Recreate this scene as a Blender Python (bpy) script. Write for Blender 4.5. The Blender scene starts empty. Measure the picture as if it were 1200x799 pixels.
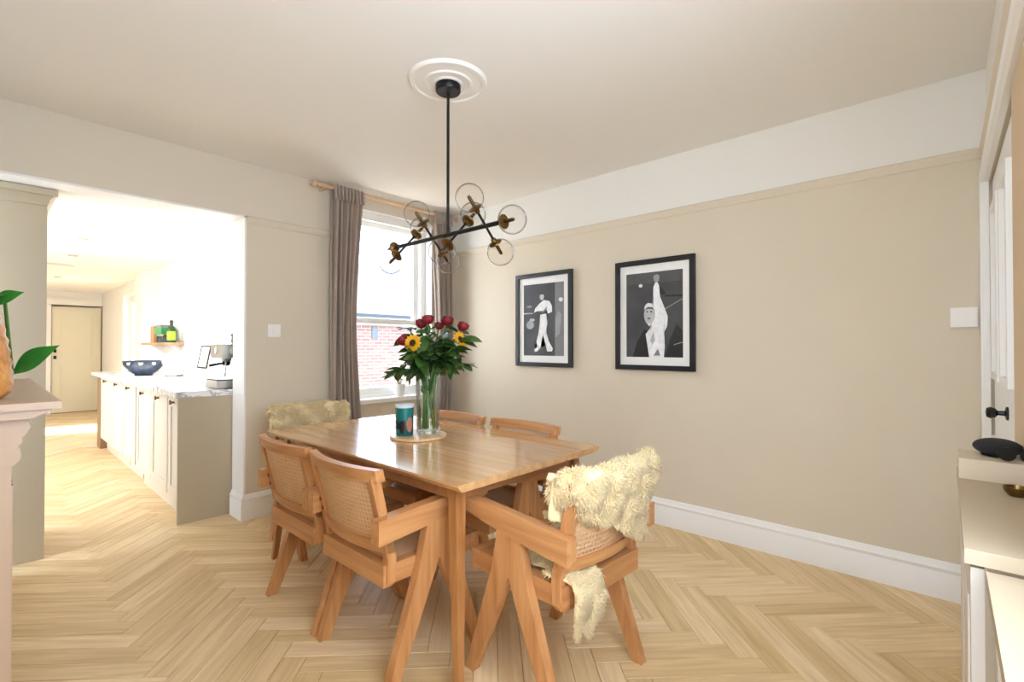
import bpy, bmesh, math, random
import numpy as np
from mathutils import Vector, Matrix
random.seed(7); rng = np.random.default_rng(7)
S = bpy.context.scene
COL = S.collection
R = math.radians
PI = math.pi

# ------------------------------------------------------------------ camera, world, lights, exposure
cam = bpy.data.cameras.new('camera'); cam.sensor_width = 36; cam.lens = 561 / 1200 * 36; cam.clip_start = .02
camo = bpy.data.objects.new('camera', cam); COL.objects.link(camo)
camo.location = (0, 0, 1.24); camo.rotation_euler = (R(90.6), 0, R(-47.8)); S.camera = camo

W = bpy.data.worlds.new('sky'); S.world = W; W.use_nodes = True
bgn = W.node_tree.nodes['Background']; bgn.inputs[0].default_value = (.77, .92, 1.14, 1); bgn.inputs[1].default_value = 10.5
sun = bpy.data.lights.new('sun', 'SUN'); sun.energy = 17; sun.angle = R(1.5); sun.color = (1, .95, .86)
suno = bpy.data.objects.new('sun', sun); COL.objects.link(suno)
suno.rotation_euler = Vector((-1, .28, -1.15)).to_track_quat('-Z', 'Y').to_euler()

def portal(name, loc, d, sx, sz):
    l = bpy.data.lights.new(name, 'AREA'); l.shape = 'RECTANGLE'; l.size = sx; l.size_y = sz
    l.cycles.is_portal = True
    o = bpy.data.objects.new(name, l); COL.objects.link(o); o.location = loc
    o.rotation_euler = Vector(d).to_track_quat('-Z', 'Z').to_euler()
portal('daylight_dining_window', (2.45, 4.0, 1.6), (0, -1, 0), .9, 1.64)
portal('added_fill_side_opening', (-.24, .02, 1.12), (1, 0, 0), .3, 2.2)  # invented opening beside the camera, added for fill light
portal('added_fill_front_opening', (.53, -.3, 1.6), (0, 1, 0), 1.1, 1.35)  # invented opening in the front wall, added to brighten the back wall
portal('daylight_kitchen_window', (1.82, 5.35, 1.5), (-1, 0, 0), 1.75, 1.0)
portal('daylight_glazed_door', (1.82, 9.4, 1.05), (-1, 0, 0), 1.3, 2.1)
portal('added_fill_roof_opening', (-.45, 6.05, 2.45), (0, 0, -1), .8, 2.1)  # invented hole in the kitchen ceiling, out of view, added to brighten the kitchen
vs = S.view_settings
vs.view_transform = 'Standard'; vs.look = 'None'; vs.gamma = 1; vs.use_curve_mapping = False; vs.exposure = 0.3
S.cycles.max_bounces = 10; S.cycles.diffuse_bounces = 6; S.cycles.transparent_max_bounces = 24
S.cycles.sample_clamp_indirect = 6; S.cycles.caustics_reflective = False; S.cycles.caustics_refractive = False

# ------------------------------------------------------------------ materials
def lin(c):
    f = lambda v: v / 12.92 if v <= .04045 else ((v + .055) / 1.055) ** 2.4
    return tuple(f(v / 255) for v in c) + (1,)
MATS = {}
def mat(name, rgb, rough=.6, metal=0, var=0, vscale=6, bump=0, bscale=60, spec=.5, coat=0, stretch=None, rgb2=None, sheen=0, coords='Object', sss=0):
    if name in MATS: return MATS[name]
    m = bpy.data.materials.new(name); m.use_nodes = True; MATS[name] = m
    N = m.node_tree.nodes; L = m.node_tree.links; b = N['Principled BSDF']
    b.inputs['Base Color'].default_value = lin(rgb); b.inputs['Roughness'].default_value = rough
    b.inputs['Metallic'].default_value = metal; b.inputs['Specular IOR Level'].default_value = spec
    b.inputs['Coat Weight'].default_value = coat; b.inputs['Coat Roughness'].default_value = .15
    b.inputs['Sheen Weight'].default_value = sheen
    if sss: b.inputs['Subsurface Weight'].default_value = sss; b.inputs['Subsurface Radius'].default_value = (.02, .015, .01)
    tc = N.new('ShaderNodeTexCoord'); mp = N.new('ShaderNodeMapping'); L.new(tc.outputs[coords], mp.inputs[0])
    if stretch: mp.inputs['Scale'].default_value = stretch
    if var or rgb2:
        n = N.new('ShaderNodeTexNoise'); n.inputs['Scale'].default_value = vscale; n.inputs['Detail'].default_value = 5
        L.new(mp.outputs[0], n.inputs[0])
        r = N.new('ShaderNodeValToRGB'); r.color_ramp.elements[0].position = .3; r.color_ramp.elements[1].position = .7
        if rgb2: c1, c2 = lin(rgb), lin(rgb2)
        else:
            c = lin(rgb); c1 = tuple(x * (1 - var) for x in c[:3]) + (1,); c2 = tuple(min(1, x * (1 + var)) for x in c[:3]) + (1,)
        r.color_ramp.elements[0].color = c1; r.color_ramp.elements[1].color = c2
        L.new(n.outputs[0], r.inputs[0]); L.new(r.outputs[0], b.inputs['Base Color'])
    if bump:
        n2 = N.new('ShaderNodeTexNoise'); n2.inputs['Scale'].default_value = bscale; n2.inputs['Detail'].default_value = 4
        L.new(mp.outputs[0], n2.inputs[0])
        bp = N.new('ShaderNodeBump'); bp.inputs['Strength'].default_value = bump; bp.inputs['Distance'].default_value = .01
        L.new(n2.outputs[0], bp.inputs['Height']); L.new(bp.outputs[0], b.inputs['Normal'])
    return m

def clear_glass(name, tint=(1, 1, 1), refl=.5, edge=.25):
    m = bpy.data.materials.new(name); m.use_nodes = True; N = m.node_tree.nodes; L = m.node_tree.links
    N.remove(N['Principled BSDF']); out = N['Material Output']
    t = N.new('ShaderNodeBsdfTransparent'); t.inputs[0].default_value = (*tint, 1)
    g = N.new('ShaderNodeBsdfGlossy'); g.inputs['Roughness'].default_value = .03
    fr = N.new('ShaderNodeLayerWeight'); fr.inputs[0].default_value = edge
    mu = N.new('ShaderNodeMath'); mu.operation = 'MULTIPLY'; mu.inputs[1].default_value = refl
    L.new(fr.outputs['Fresnel'], mu.inputs[0])
    x = N.new('ShaderNodeMixShader'); L.new(mu.outputs[0], x.inputs[0]); L.new(t.outputs[0], x.inputs[1]); L.new(g.outputs[0], x.inputs[2])
    L.new(x.outputs[0], out.inputs[0]); MATS[name] = m
    return m

def globe_glass(name):
    m = clear_glass(name, (.97, .96, .93), .55, .12)
    N = m.node_tree.nodes; L = m.node_tree.links
    t = [n for n in N if n.type == 'BSDF_TRANSPARENT'][0]
    lw = N.new('ShaderNodeLayerWeight'); lw.inputs[0].default_value = .5
    r = N.new('ShaderNodeValToRGB'); e = r.color_ramp.elements
    e[0].position = .6; e[0].color = (.97, .96, .95, 1); e[1].position = 1; e[1].color = (.36, .34, .32, 1)
    L.new(lw.outputs['Facing'], r.inputs[0]); L.new(r.outputs[0], t.inputs[0])
    return m

def wood(name, c1, c2, rough=.4, axis='x', scale=1.0, coat=0, spec=.5):
    """grain running along a local axis"""
    m = bpy.data.materials.new(name); m.use_nodes = True; MATS[name] = m
    N = m.node_tree.nodes; L = m.node_tree.links; b = N['Principled BSDF']
    tc = N.new('ShaderNodeTexCoord'); mp = N.new('ShaderNodeMapping'); L.new(tc.outputs['Object'], mp.inputs[0])
    oi = N.new('ShaderNodeObjectInfo'); cx = N.new('ShaderNodeVectorMath'); cx.operation = 'SCALE'; cx.inputs[0].default_value = (37, 53, 71)
    L.new(oi.outputs['Random'], cx.inputs['Scale']); L.new(cx.outputs[0], mp.inputs['Location'])
    s = {'x': (1.6, 26, 26), 'y': (26, 1.6, 26), 'z': (26, 26, 1.6)}[axis]
    mp.inputs['Scale'].default_value = tuple(v * scale for v in s)
    n = N.new('ShaderNodeTexNoise'); n.inputs['Scale'].default_value = 1; n.inputs['Detail'].default_value = 7; n.inputs['Distortion'].default_value = .6
    L.new(mp.outputs[0], n.inputs[0])
    r = N.new('ShaderNodeValToRGB'); r.color_ramp.elements[0].position = .28; r.color_ramp.elements[1].position = .72
    r.color_ramp.elements[0].color = lin(c1); r.color_ramp.elements[1].color = lin(c2)
    L.new(n.outputs[0], r.inputs[0]); L.new(r.outputs[0], b.inputs['Base Color'])
    b.inputs['Roughness'].default_value = rough; b.inputs['Coat Weight'].default_value = coat; b.inputs['Coat Roughness'].default_value = .1
    b.inputs['Specular IOR Level'].default_value = spec
    bp = N.new('ShaderNodeBump'); bp.inputs['Strength'].default_value = .06; L.new(n.outputs[0], bp.inputs['Height']); L.new(bp.outputs[0], b.inputs['Normal'])
    return m

def floor_wood():
    m = bpy.data.materials.new('oak_plank'); m.use_nodes = True; MATS['oak_plank'] = m
    N = m.node_tree.nodes; L = m.node_tree.links; b = N['Principled BSDF']
    uv = N.new('ShaderNodeUVMap'); uv.uv_map = 'UVMap'
    oi = N.new('ShaderNodeObjectInfo')
    sep = N.new('ShaderNodeSeparateXYZ'); L.new(uv.outputs[0], sep.inputs[0])
    dv = N.new('ShaderNodeMath'); dv.operation = 'DIVIDE'; dv.inputs[1].default_value = 4; L.new(sep.outputs[0], dv.inputs[0])
    fl = N.new('ShaderNodeMath'); fl.operation = 'FLOOR'; L.new(dv.outputs[0], fl.inputs[0])
    ad = N.new('ShaderNodeMath'); ad.operation = 'MULTIPLY_ADD'; ad.inputs[1].default_value = 913.7; L.new(oi.outputs['Random'], ad.inputs[0]); L.new(fl.outputs[0], ad.inputs[2])
    wn = N.new('ShaderNodeTexWhiteNoise'); wn.noise_dimensions = '1D'; L.new(ad.outputs[0], wn.inputs['W'])
    mp = N.new('ShaderNodeMapping'); mp.inputs['Scale'].default_value = (2.2, 34, 1); L.new(uv.outputs[0], mp.inputs[0])
    sc = N.new('ShaderNodeVectorMath'); sc.operation = 'SCALE'; sc.inputs[0].default_value = (91, 57, 33); L.new(wn.outputs['Value'], sc.inputs['Scale']); L.new(sc.outputs[0], mp.inputs['Location'])
    n = N.new('ShaderNodeTexNoise'); n.inputs['Scale'].default_value = 1; n.inputs['Detail'].default_value = 8; n.inputs['Distortion'].default_value = .8
    L.new(mp.outputs[0], n.inputs[0])
    r = N.new('ShaderNodeValToRGB'); e = r.color_ramp.elements
    e[0].position = .25; e[0].color = lin((206, 172, 124)); e[1].position = .7; e[1].color = lin((238, 210, 162))
    L.new(n.outputs[0], r.inputs[0])
    hs = N.new('ShaderNodeHueSaturation'); L.new(r.outputs[0], hs.inputs['Color'])
    mr = N.new('ShaderNodeMapRange'); mr.inputs['To Min'].default_value = .86; mr.inputs['To Max'].default_value = 1.08; L.new(wn.outputs['Value'], mr.inputs[0]); L.new(mr.outputs[0], hs.inputs['Value'])
    mr2 = N.new('ShaderNodeMapRange'); mr2.inputs['To Min'].default_value = 1.08; mr2.inputs['To Max'].default_value = .92; L.new(wn.outputs['Value'], mr2.inputs[0]); L.new(mr2.outputs[0], hs.inputs['Saturation'])
    L.new(hs.outputs[0], b.inputs['Base Color'])
    b.inputs['Roughness'].default_value = .42; b.inputs['Specular IOR Level'].default_value = .45
    bp = N.new('ShaderNodeBump'); bp.inputs['Strength'].default_value = .05; L.new(n.outputs[0], bp.inputs['Height']); L.new(bp.outputs[0], b.inputs['Normal'])
    return m

def cane(name, ax, ay):
    """open cane weave: strands both ways plus diagonals, holes see-through"""
    m = bpy.data.materials.new(name); m.use_nodes = True; MATS[name] = m
    N = m.node_tree.nodes; L = m.node_tree.links; b = N['Principled BSDF']; out = N['Material Output']
    tc = N.new('ShaderNodeTexCoord'); sp = N.new('ShaderNodeSeparateXYZ'); L.new(tc.outputs['Object'], sp.inputs[0])
    def mth(op, a, bb=None):
        n = N.new('ShaderNodeMath'); n.operation = op
        for i, v in enumerate((a, bb)):
            if v is None: continue
            if isinstance(v, (int, float)): n.inputs[i].default_value = v
            else: L.new(v, n.inputs[i])
        return n.outputs[0]
    P = .017
    u = mth('DIVIDE', sp.outputs[ax], P); v = mth('DIVIDE', sp.outputs[ay], P)
    def band(x, w):
        return mth('LESS_THAN', mth('ABSOLUTE', mth('SUBTRACT', mth('FRACT', mth('ADD', x, 100.0)), .5)), w)
    hit = mth('MAXIMUM', band(u, .2), band(v, .2))
    d1 = band(mth('ADD', mth('MULTIPLY', mth('ADD', u, v), 1.0), .5), .09); d2 = band(mth('ADD', mth('SUBTRACT', u, v), .5), .09)
    hit = mth('MAXIMUM', hit, mth('MAXIMUM', d1, d2))
    b.inputs['Base Color'].default_value = lin((214, 172, 128)); b.inputs['Roughness'].default_value = .5
    t = N.new('ShaderNodeBsdfTransparent'); x = N.new('ShaderNodeMixShader')
    L.new(hit, x.inputs[0]); L.new(t.outputs[0], x.inputs[1]); L.new(b.outputs[0], x.inputs[2]); L.new(x.outputs[0], out.inputs[0])
    return m

def brick_mat():
    m = mat('brick_wall', (196, 130, 108), .9)
    N = m.node_tree.nodes; L = m.node_tree.links; b = N['Principled BSDF']
    tc = N.new('ShaderNodeTexCoord'); mp = N.new('ShaderNodeMapping'); mp.inputs['Rotation'].default_value = (R(90), 0, 0); L.new(tc.outputs['Object'], mp.inputs[0])
    t = N.new('ShaderNodeTexBrick'); t.inputs['Color1'].default_value = lin((92, 64, 57)); t.inputs['Color2'].default_value = lin((104, 78, 70)); t.inputs['Mortar'].default_value = lin((112, 106, 102))
    t.inputs['Scale'].default_value = 1; t.inputs['Brick Width'].default_value = .225; t.inputs['Row Height'].default_value = .075; t.inputs['Mortar Size'].default_value = .008
    L.new(mp.outputs[0], t.inputs[0]); L.new(t.outputs[0], b.inputs['Base Color'])
    return m

def slate_mat(name, c1, c2, mort):
    m = mat(name, c1, .7)
    N = m.node_tree.nodes; L = m.node_tree.links; b = N['Principled BSDF']
    tc = N.new('ShaderNodeTexCoord')
    t = N.new('ShaderNodeTexBrick'); t.inputs['Color1'].default_value = lin(c1); t.inputs['Color2'].default_value = lin(c2); t.inputs['Mortar'].default_value = lin(mort)
    t.inputs['Scale'].default_value = 1; t.inputs['Brick Width'].default_value = .3; t.inputs['Row Height'].default_value = .2; t.inputs['Mortar Size'].default_value = .02
    L.new(tc.outputs['UV'], t.inputs[0]); L.new(t.outputs[0], b.inputs['Base Color'])
    return m

def marble():
    m = mat('marble_worktop', (240, 238, 235), .18)
    N = m.node_tree.nodes; L = m.node_tree.links; b = N['Principled BSDF']
    tc = N.new('ShaderNodeTexCoord'); n = N.new('ShaderNodeTexNoise'); n.inputs['Scale'].default_value = 4; n.inputs['Detail'].default_value = 9; n.inputs['Distortion'].default_value = 2.2
    L.new(tc.outputs['Object'], n.inputs[0])
    r = N.new('ShaderNodeValToRGB'); e = r.color_ramp.elements
    e[0].position = .44; e[0].color = lin((242, 240, 238)); e[1].position = .56; e[1].color = lin((240, 238, 236))
    v = r.color_ramp.elements.new(.5); v.color = lin((165, 163, 162))
    L.new(n.outputs[0], r.inputs[0]); L.new(r.outputs[0], b.inputs['Base Color'])
    return m

M_wall = mat('wall_paint', (217, 205, 184), .85, var=.02, vscale=2, bump=.03, bscale=140)
M_frieze = mat('frieze_paint', (234, 231, 224), .85, bump=.03, bscale=140)
M_ceil = mat('ceiling_paint', (236, 232, 225), .9)
M_white = mat('white_gloss_paint', (240, 238, 234), .4)
M_rail = mat('rail_paint', (217, 205, 184), .6)
M_kwall = mat('kitchen_white', (242, 240, 236), .8)
M_floor = floor_wood()
M_sub = mat('subfloor', (120, 95, 65), .9)
M_ch = {a: wood('chair_oak_' + a, (172, 114, 66), (208, 152, 98), .42, a, 1.1) for a in 'xyz'}
M_tb = wood('table_oak', (184, 134, 84), (218, 174, 122), .2, 'y', .9, coat=.5)
M_tbz = wood('table_leg_oak', (150, 96, 50), (190, 136, 82), .4, 'z', 1)
M_tbx = wood('table_rail_oak', (150, 98, 56), (186, 130, 82), .45, 'x', 1)
M_caneb = cane('cane_back', 0, 2); M_canes = cane('cane_seat', 0, 1)
M_black = mat('black_metal', (22, 22, 24), .38, .4)
M_brass = mat('aged_brass', (122, 96, 54), .32, 1)
M_globe = globe_glass('globe_glass')
M_glass = clear_glass('vase_glass', (.96, .98, .97), .7, .3)
M_pane = clear_glass('window_glass', (.98, .99, .99), .35, .1)
M_fleece = mat('fleece', (236, 213, 164), .9, sheen=.2, var=.05, vscale=12)
M_greige = mat('greige_cabinet_paint', (180, 165, 138), .5)
M_cabf = mat('cabinet_front_paint', (226, 220, 210), .45)
M_marble = marble()
M_curt = mat('taupe_linen', (188, 172, 158), .9, var=.08, vscale=30, sheen=.2)
MATS['taupe_linen'].node_tree.nodes['Principled BSDF'].inputs['Subsurface Weight'].default_value = 0
def translucent(m, fac, rgb):
    N = m.node_tree.nodes; L = m.node_tree.links; b = N['Principled BSDF']; t = N.new('ShaderNodeBsdfTranslucent'); t.inputs[0].default_value = lin(rgb); x = N.new('ShaderNodeMixShader'); x.inputs[0].default_value = fac
    L.new(b.outputs[0], x.inputs[1]); L.new(t.outputs[0], x.inputs[2]); L.new(x.outputs[0], N['Material Output'].inputs[0])
translucent(M_curt, .3, (206, 190, 176))
M_rod = wood('pale_rod_wood', (205, 165, 128), (226, 192, 158), .5, 'x', 1)
M_leaf = mat('leaf_green', (44, 76, 28), .45, rgb2=(78, 112, 44), vscale=9)
M_leafb = mat('bright_leaf', (16, 84, 18), .35, rgb2=(40, 124, 32), vscale=7)
M_stem = mat('stem_green', (84, 120, 52), .5)

# ------------------------------------------------------------------ geometry helpers
def finish(name, bm, m, parent=None, smooth=False, bevel=0, segs=1):
    if bevel:
        bmesh.ops.bevel(bm, geom=[e for e in bm.edges if len(e.link_faces) == 2 and e.calc_face_angle(0) > .5], offset=bevel, segments=segs, affect='EDGES', profile=.5)
    bmesh.ops.recalc_face_normals(bm, faces=bm.faces)
    me = bpy.data.meshes.new(name); bm.to_mesh(me); bm.free()
    ms = m if isinstance(m, (list, tuple)) else [m]
    for q in ms: me.materials.append(q)
    if smooth:
        for p in me.polygons: p.use_smooth = True
        if smooth == 'auto':
            me.set_sharp_from_angle(angle=R(40))
    o = bpy.data.objects.new(name, me); COL.objects.link(o)
    if parent: o.parent = parent
    return o

def B(): return bmesh.new()
def box(bm, x0, x1, y0, y1, z0, z1, mi=0):
    vs = [bm.verts.new((x, y, z)) for x in (x0, x1) for y in (y0, y1) for z in (z0, z1)]
    for f in ((0, 1, 3, 2), (4, 6, 7, 5), (0, 4, 5, 1), (2, 3, 7, 6), (0, 2, 6, 4), (1, 5, 7, 3)):
        bm.faces.new([vs[i] for i in f]).material_index = mi
    return bm
def boxo(name, b6, m, parent=None, bevel=0, segs=1):
    return finish(name, box(B(), *b6), m, parent, bevel=bevel, segs=segs)
def prism(bm, pts, axis, a, b, mi=0):
    """extrude a 2D outline along an axis; pts are in the two other axes in order"""
    def P(p, t):
        return {'x': (t, p[0], p[1]), 'y': (p[0], t, p[1]), 'z': (p[0], p[1], t)}[axis]
    A = [bm.verts.new(P(p, a)) for p in pts]; C = [bm.verts.new(P(p, b)) for p in pts]
    n = len(pts)
    bm.faces.new(A).material_index = mi; bm.faces.new(C[::-1]).material_index = mi
    for i in range(n): bm.faces.new((A[i], C[i], C[(i + 1) % n], A[(i + 1) % n])).material_index = mi
    return bm
def tube(bm, pts, r, seg=10, cap=True, closed=False):
    pts = [Vector(p) for p in pts]; n = len(pts); rs = r if isinstance(r, (list, tuple)) else [r] * n
    rings = []; up = Vector((0, 0, 1))
    t0 = (pts[1] - pts[0]).normalized()
    nrm = t0.cross(up) if abs(t0.dot(up)) < .95 else t0.cross(Vector((1, 0, 0)))
    nrm.normalize()
    for i in range(n):
        t = (pts[min(i + 1, n - 1)] - pts[max(i - 1, 0)]).normalized()
        nrm = (nrm - t * nrm.dot(t)).normalized(); bi = t.cross(nrm)
        rings.append([bm.verts.new(pts[i] + (nrm * math.cos(2 * PI * k / seg) + bi * math.sin(2 * PI * k / seg)) * rs[i]) for k in range(seg)])
    for i in range(n - 1):
        for k in range(seg):
            bm.faces.new((rings[i][k], rings[i][(k + 1) % seg], rings[i + 1][(k + 1) % seg], rings[i + 1][k]))
    if cap:
        bm.faces.new(rings[0][::-1]); bm.faces.new(rings[-1])
    return bm
def lathe(bm, prof, seg=32, c=(0, 0, 0), axis='z', mi=0):
    rings = []
    for r, h in prof:
        if r < 1e-5: rings.append([bm.verts.new(ax(axis, c, 0, 0, h))])
        else: rings.append([bm.verts.new(ax(axis, c, r * math.cos(2 * PI * k / seg), r * math.sin(2 * PI * k / seg), h)) for k in range(seg)])
    for a, b in zip(rings, rings[1:]):
        for k in range(seg):
            q = [a[k % len(a)], a[(k + 1) % len(a)], b[(k + 1) % len(b)], b[k % len(b)]]
            u = []
            for v in q:
                if v not in u: u.append(v)
            if len(u) > 2:
                try: bm.faces.new(u).material_index = mi
                except ValueError: pass
    return bm
def ax(axis, c, a, b, h):
    p = {'z': (a, b, h), 'x': (h, a, b), 'y': (a, h, b)}[axis]
    return (c[0] + p[0], c[1] + p[1], c[2] + p[2])
def sphere(bm, c, r, u=20, v=12, sc=(1, 1, 1)):
    bmesh.ops.create_uvsphere(bm, u_segments=u, v_segments=v, radius=r, matrix=Matrix.Translation(c) @ Matrix.Diagonal((*sc, 1)))
    return bm
def hexa(bm, bot, top):
    a = [bm.verts.new(p) for p in bot]; b = [bm.verts.new(p) for p in top]
    bm.faces.new(a[::-1]); bm.faces.new(b)
    for i in range(4): bm.faces.new((a[i], a[(i + 1) % 4], b[(i + 1) % 4], b[i]))
    return bm
def thing(name, label, cat, loc=(0, 0, 0), rz=0, group=None):
    o = bpy.data.objects.new(name, None); COL.objects.link(o); o.location = loc; o.rotation_euler = (0, 0, rz); o.empty_display_size = .1
    return tag(o, label, cat, group)
def tag(o, label, cat, group=None):
    o['label'] = label; o['category'] = cat
    if group: o['group'] = group
    return o
def struct(o, label=None):
    o['kind'] = 'structure'
    if label: o['label'] = label
    return o
def copy_tree(o, parent=None):
    c = o.copy(); COL.objects.link(c); c.parent = parent
    for ch in list(o.children): copy_tree(ch, c)
    return c

# ------------------------------------------------------------------ room dimensions (metres)
XR, YB, YK = 3.18, 3.71, 3.93          # right wall, back wall face, kitchen side of the back wall
YF, XL = -.15, -.12                    # front wall (with door), left wall (with fireplace)
HC, HO, RAIL = 2.555, 2.172, 2.165     # ceiling, opening head, picture rail
XJ = 1.257                             # right jamb of the kitchen opening
KX, KC, KY = 1.53, 2.25, 12.1          # kitchen right wall, ceiling, end wall
WX0, WX1, WZ0, WZ1 = 2.02, 2.93, .775, 2.42   # dining window opening

# ---- floor with herringbone planks
fl = boxo('floor', (-1.25, XR + .25, YF - .3, KY + .3, -.06, -.012), M_sub)
struct(fl, 'pale oak herringbone plank floor')
PL, PWD = .57, .095
ROT = 1 / math.sqrt(2)
def clip(poly, a, b, c):     # keep a*x+b*y<=c
    out = []
    for i in range(len(poly)):
        p, q = poly[i], poly[(i + 1) % len(poly)]
        dp, dq = a * p[0] + b * p[1] - c, a * q[0] + b * q[1] - c
        if dp <= 0: out.append(p)
        if dp * dq < 0:
            t = dp / (dp - dq); out.append((p[0] + (q[0] - p[0]) * t, p[1] + (q[1] - p[1]) * t))
    return out
def plank_geo(poly, inset=.0022, drop=.0025):
    """top outline shrunk a little, with a chamfer down to the joint"""
    n = len(poly); cx = sum(p[0] for p in poly) / n; cy = sum(p[1] for p in poly) / n
    sh = []
    for x, y in poly:
        dx, dy = x - cx, y - cy
        sh.append((x - math.copysign(inset, dx), y - math.copysign(inset, dy)))
    V = [(x, y, 0) for x, y in sh] + [(x - math.copysign(.0005, x - cx), y - math.copysign(.0005, y - cy), -drop) for x, y in poly]
    Fc = [list(range(n))] + [[i, i + n, (i + 1) % n + n, (i + 1) % n] for i in range(n)]
    return V, Fc
planks = []
cyaw, syaw = math.cos(R(47.8)), math.sin(R(47.8))
X0, Y0 = .475, 0.02
n = round(PL / PWD)
for mI in range(-6, 12):
    for k in range(-60, 170):
        for typ in (0, 1):
            if typ == 0: p0, p1, q0, q1 = k * PWD, k * PWD + PL, k * PWD, (k + 1) * PWD
            else: p0, p1, q0, q1 = k * PWD + PL, k * PWD + PL + PWD, (k + 1) * PWD - PL, (k + 1) * PWD
            p0 += 2 * PL * mI; p1 += 2 * PL * mI
            pc, qc = (p0 + p1) / 2, (q0 + q1) / 2
            x, y = X0 + (pc - qc) * ROT, Y0 + (pc + qc) * ROT
            if not (-1.3 < x < XR + .3 and YF - .3 < y < KY + .3): continue
            if y > YK - .1 and x > KX + .25: continue
            if y < YB and x < XL - .3: continue
            planks.append((x, y, typ))
indiv, rest = [], []
for x, y, typ in planks:
    z = x * syaw + y * cyaw; l = x * cyaw - y * syaw
    hid = (y > YB + .2 and x > 1.15) or (y > 3.9 and x < .1) or z < .6
    px = 600 + 561 * l / z if z > .1 else 9e9
    py = 405 + 561 * 1.24 / z if z > .1 else 9e9
    if not hid and -90 < px < 1170 and py < 960: indiv.append((z, x, y, typ))
    else: rest.append((x, y, typ))
indiv.sort(); rest += [(x, y, t) for z, x, y, t in indiv[300:]]; indiv = indiv[:300]
def plank_poly(x, y, typ):
    """outline in plank-local coordinates clipped to the building"""
    poly = [(-PL / 2, -PWD / 2), (PL / 2, -PWD / 2), (PL / 2, PWD / 2), (-PL / 2, PWD / 2)]
    a = R(45) if typ == 0 else R(135)
    c, s = math.cos(a), math.sin(a)
    wp = [(x + u * c - v * s, y + u * s + v * c) for u, v in poly]
    lim = [(1, 0, XR + .03 if y < YB + .02 or x > KX + .1 else KX + .03), (0, -1, -(YF - .03)), (0, 1, KY + .03), (-1, 0, 1.02 if y > YB else -XL + .03)]
    if x > XJ - .05 and y < YB + .1: lim.append((0, 1, YB + .05))
    cut = False
    for L_ in lim:
        w2 = clip(wp, *L_)
        if len(w2) != len(wp) or any(abs(p[0] - q[0]) + abs(p[1] - q[1]) > 1e-6 for p, q in zip(w2, wp)): cut = True
        wp = w2
        if len(wp) < 3: return None, a, True
    loc = [((px - x) * c + (py - y) * s, -(px - x) * s + (py - y) * c) for px, py in wp]
    return loc, a, cut
def plank_mesh(poly, uoff=0):
    V, Fc = plank_geo(poly)
    me = bpy.data.meshes.new('plank'); me.from_pydata(V, [], Fc); me.materials.append(M_floor)
    uv = me.uv_layers.new(name='UVMap')
    for li, l in enumerate(me.loops): uv.data[li].uv = (V[l.vertex_index][0] + .4 + uoff, V[l.vertex_index][1] + .1)
    return me
full = plank_mesh([(-PL / 2, -PWD / 2), (PL / 2, -PWD / 2), (PL / 2, PWD / 2), (-PL / 2, PWD / 2)])
for z, x, y, typ in indiv:
    poly, a, cut = plank_poly(x, y, typ)
    if poly is None: continue
    o = bpy.data.objects.new('plank', plank_mesh(poly) if cut else full); COL.objects.link(o)
    o.location = (x, y, 0); o.rotation_euler = (0, 0, a); o.parent = fl
V, Fc, UV = [], [], []
for i, (x, y, typ) in enumerate(rest):
    poly, a, cut = plank_poly(x, y, typ)
    if poly is None: continue
    v, f = plank_geo(poly); b0 = len(V); c, s = math.cos(a), math.sin(a)
    V += [(x + p[0] * c - p[1] * s, y + p[0] * s + p[1] * c, p[2]) for p in v]
    UV += [(p[0] + .4 + 4 * (i + 1), p[1] + .1) for p in v]; Fc += [[q + b0 for q in ff] for ff in f]
me = bpy.data.meshes.new('far_planks'); me.from_pydata(V, [], Fc); me.materials.append(M_floor)
uv = me.uv_layers.new(name='UVMap')
for li, l in enumerate(me.loops): uv.data[li].uv = UV[l.vertex_index]
o = bpy.data.objects.new('far_planks', me); COL.objects.link(o); o.parent = fl; o['kind'] = 'stuff'

# ---- walls and ceilings
bm = B()
def wallbox(x0, x1, y0, y1, z0, z1):
    for a, b_, mi in ((z0, min(z1, RAIL), 0), (max(z0, RAIL), z1, 1)):
        if b_ - a > 1e-4: box(bm, x0, x1, y0, y1, a, b_, mi)
wallbox(-1.05, XJ, YB, YK, HO, HC + .1)
wallbox(XJ, WX0, YB, YK, 0, HC + .1)
wallbox(WX0, WX1, YB, YK, 0, WZ0); wallbox(WX0, WX1, YB, YK, WZ1, HC + .1)
wallbox(WX1, XR, YB, YK, 0, HC + .1)
struct(finish('wall_back', bm, [M_wall, mat('shaded_frieze_paint', (219, 208, 189), .85)]), 'beige wall with wide kitchen opening and sash window')  # cream frieze toned to tan here: the backlit wall's shade is in the colour
bm = B(); wallbox(XR, XR + .25, YF - .2, YK, 0, HC + .1)
struct(finish('wall_right', bm, [M_wall, M_frieze]), 'long beige wall with framed prints and cream frieze')
bm = B(); wallbox(XL - .2, 0, YF - .2, YF, 0, HC + .1); wallbox(0, 1.07, YF - .2, YF, 0, .94); wallbox(0, 1.07, YF - .2, YF, 2.26, HC + .1); wallbox(1.07, 2.03, YF - .2, YF, 0, HC + .1); wallbox(2.03, 3.1, YF - .2, YF, 2.0, HC + .1); wallbox(3.1, XR, YF - .2, YF, 0, HC + .1)  # gap above the radiator cover is made up to let fill daylight in
struct(finish('wall_front', bm, [M_wall, M_frieze]), 'narrow wall around the white panelled door')
bm = B(); wallbox(XL - .2, XL, .15, YB, 0, HC + .1); wallbox(XL - .2, XL, YF, .15, 2.22, HC + .1)  # gap next to the camera is made up to let fill daylight in
struct(finish('wall_left', bm, [M_wall, M_frieze]), 'wall behind the fireplace surround')
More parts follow.
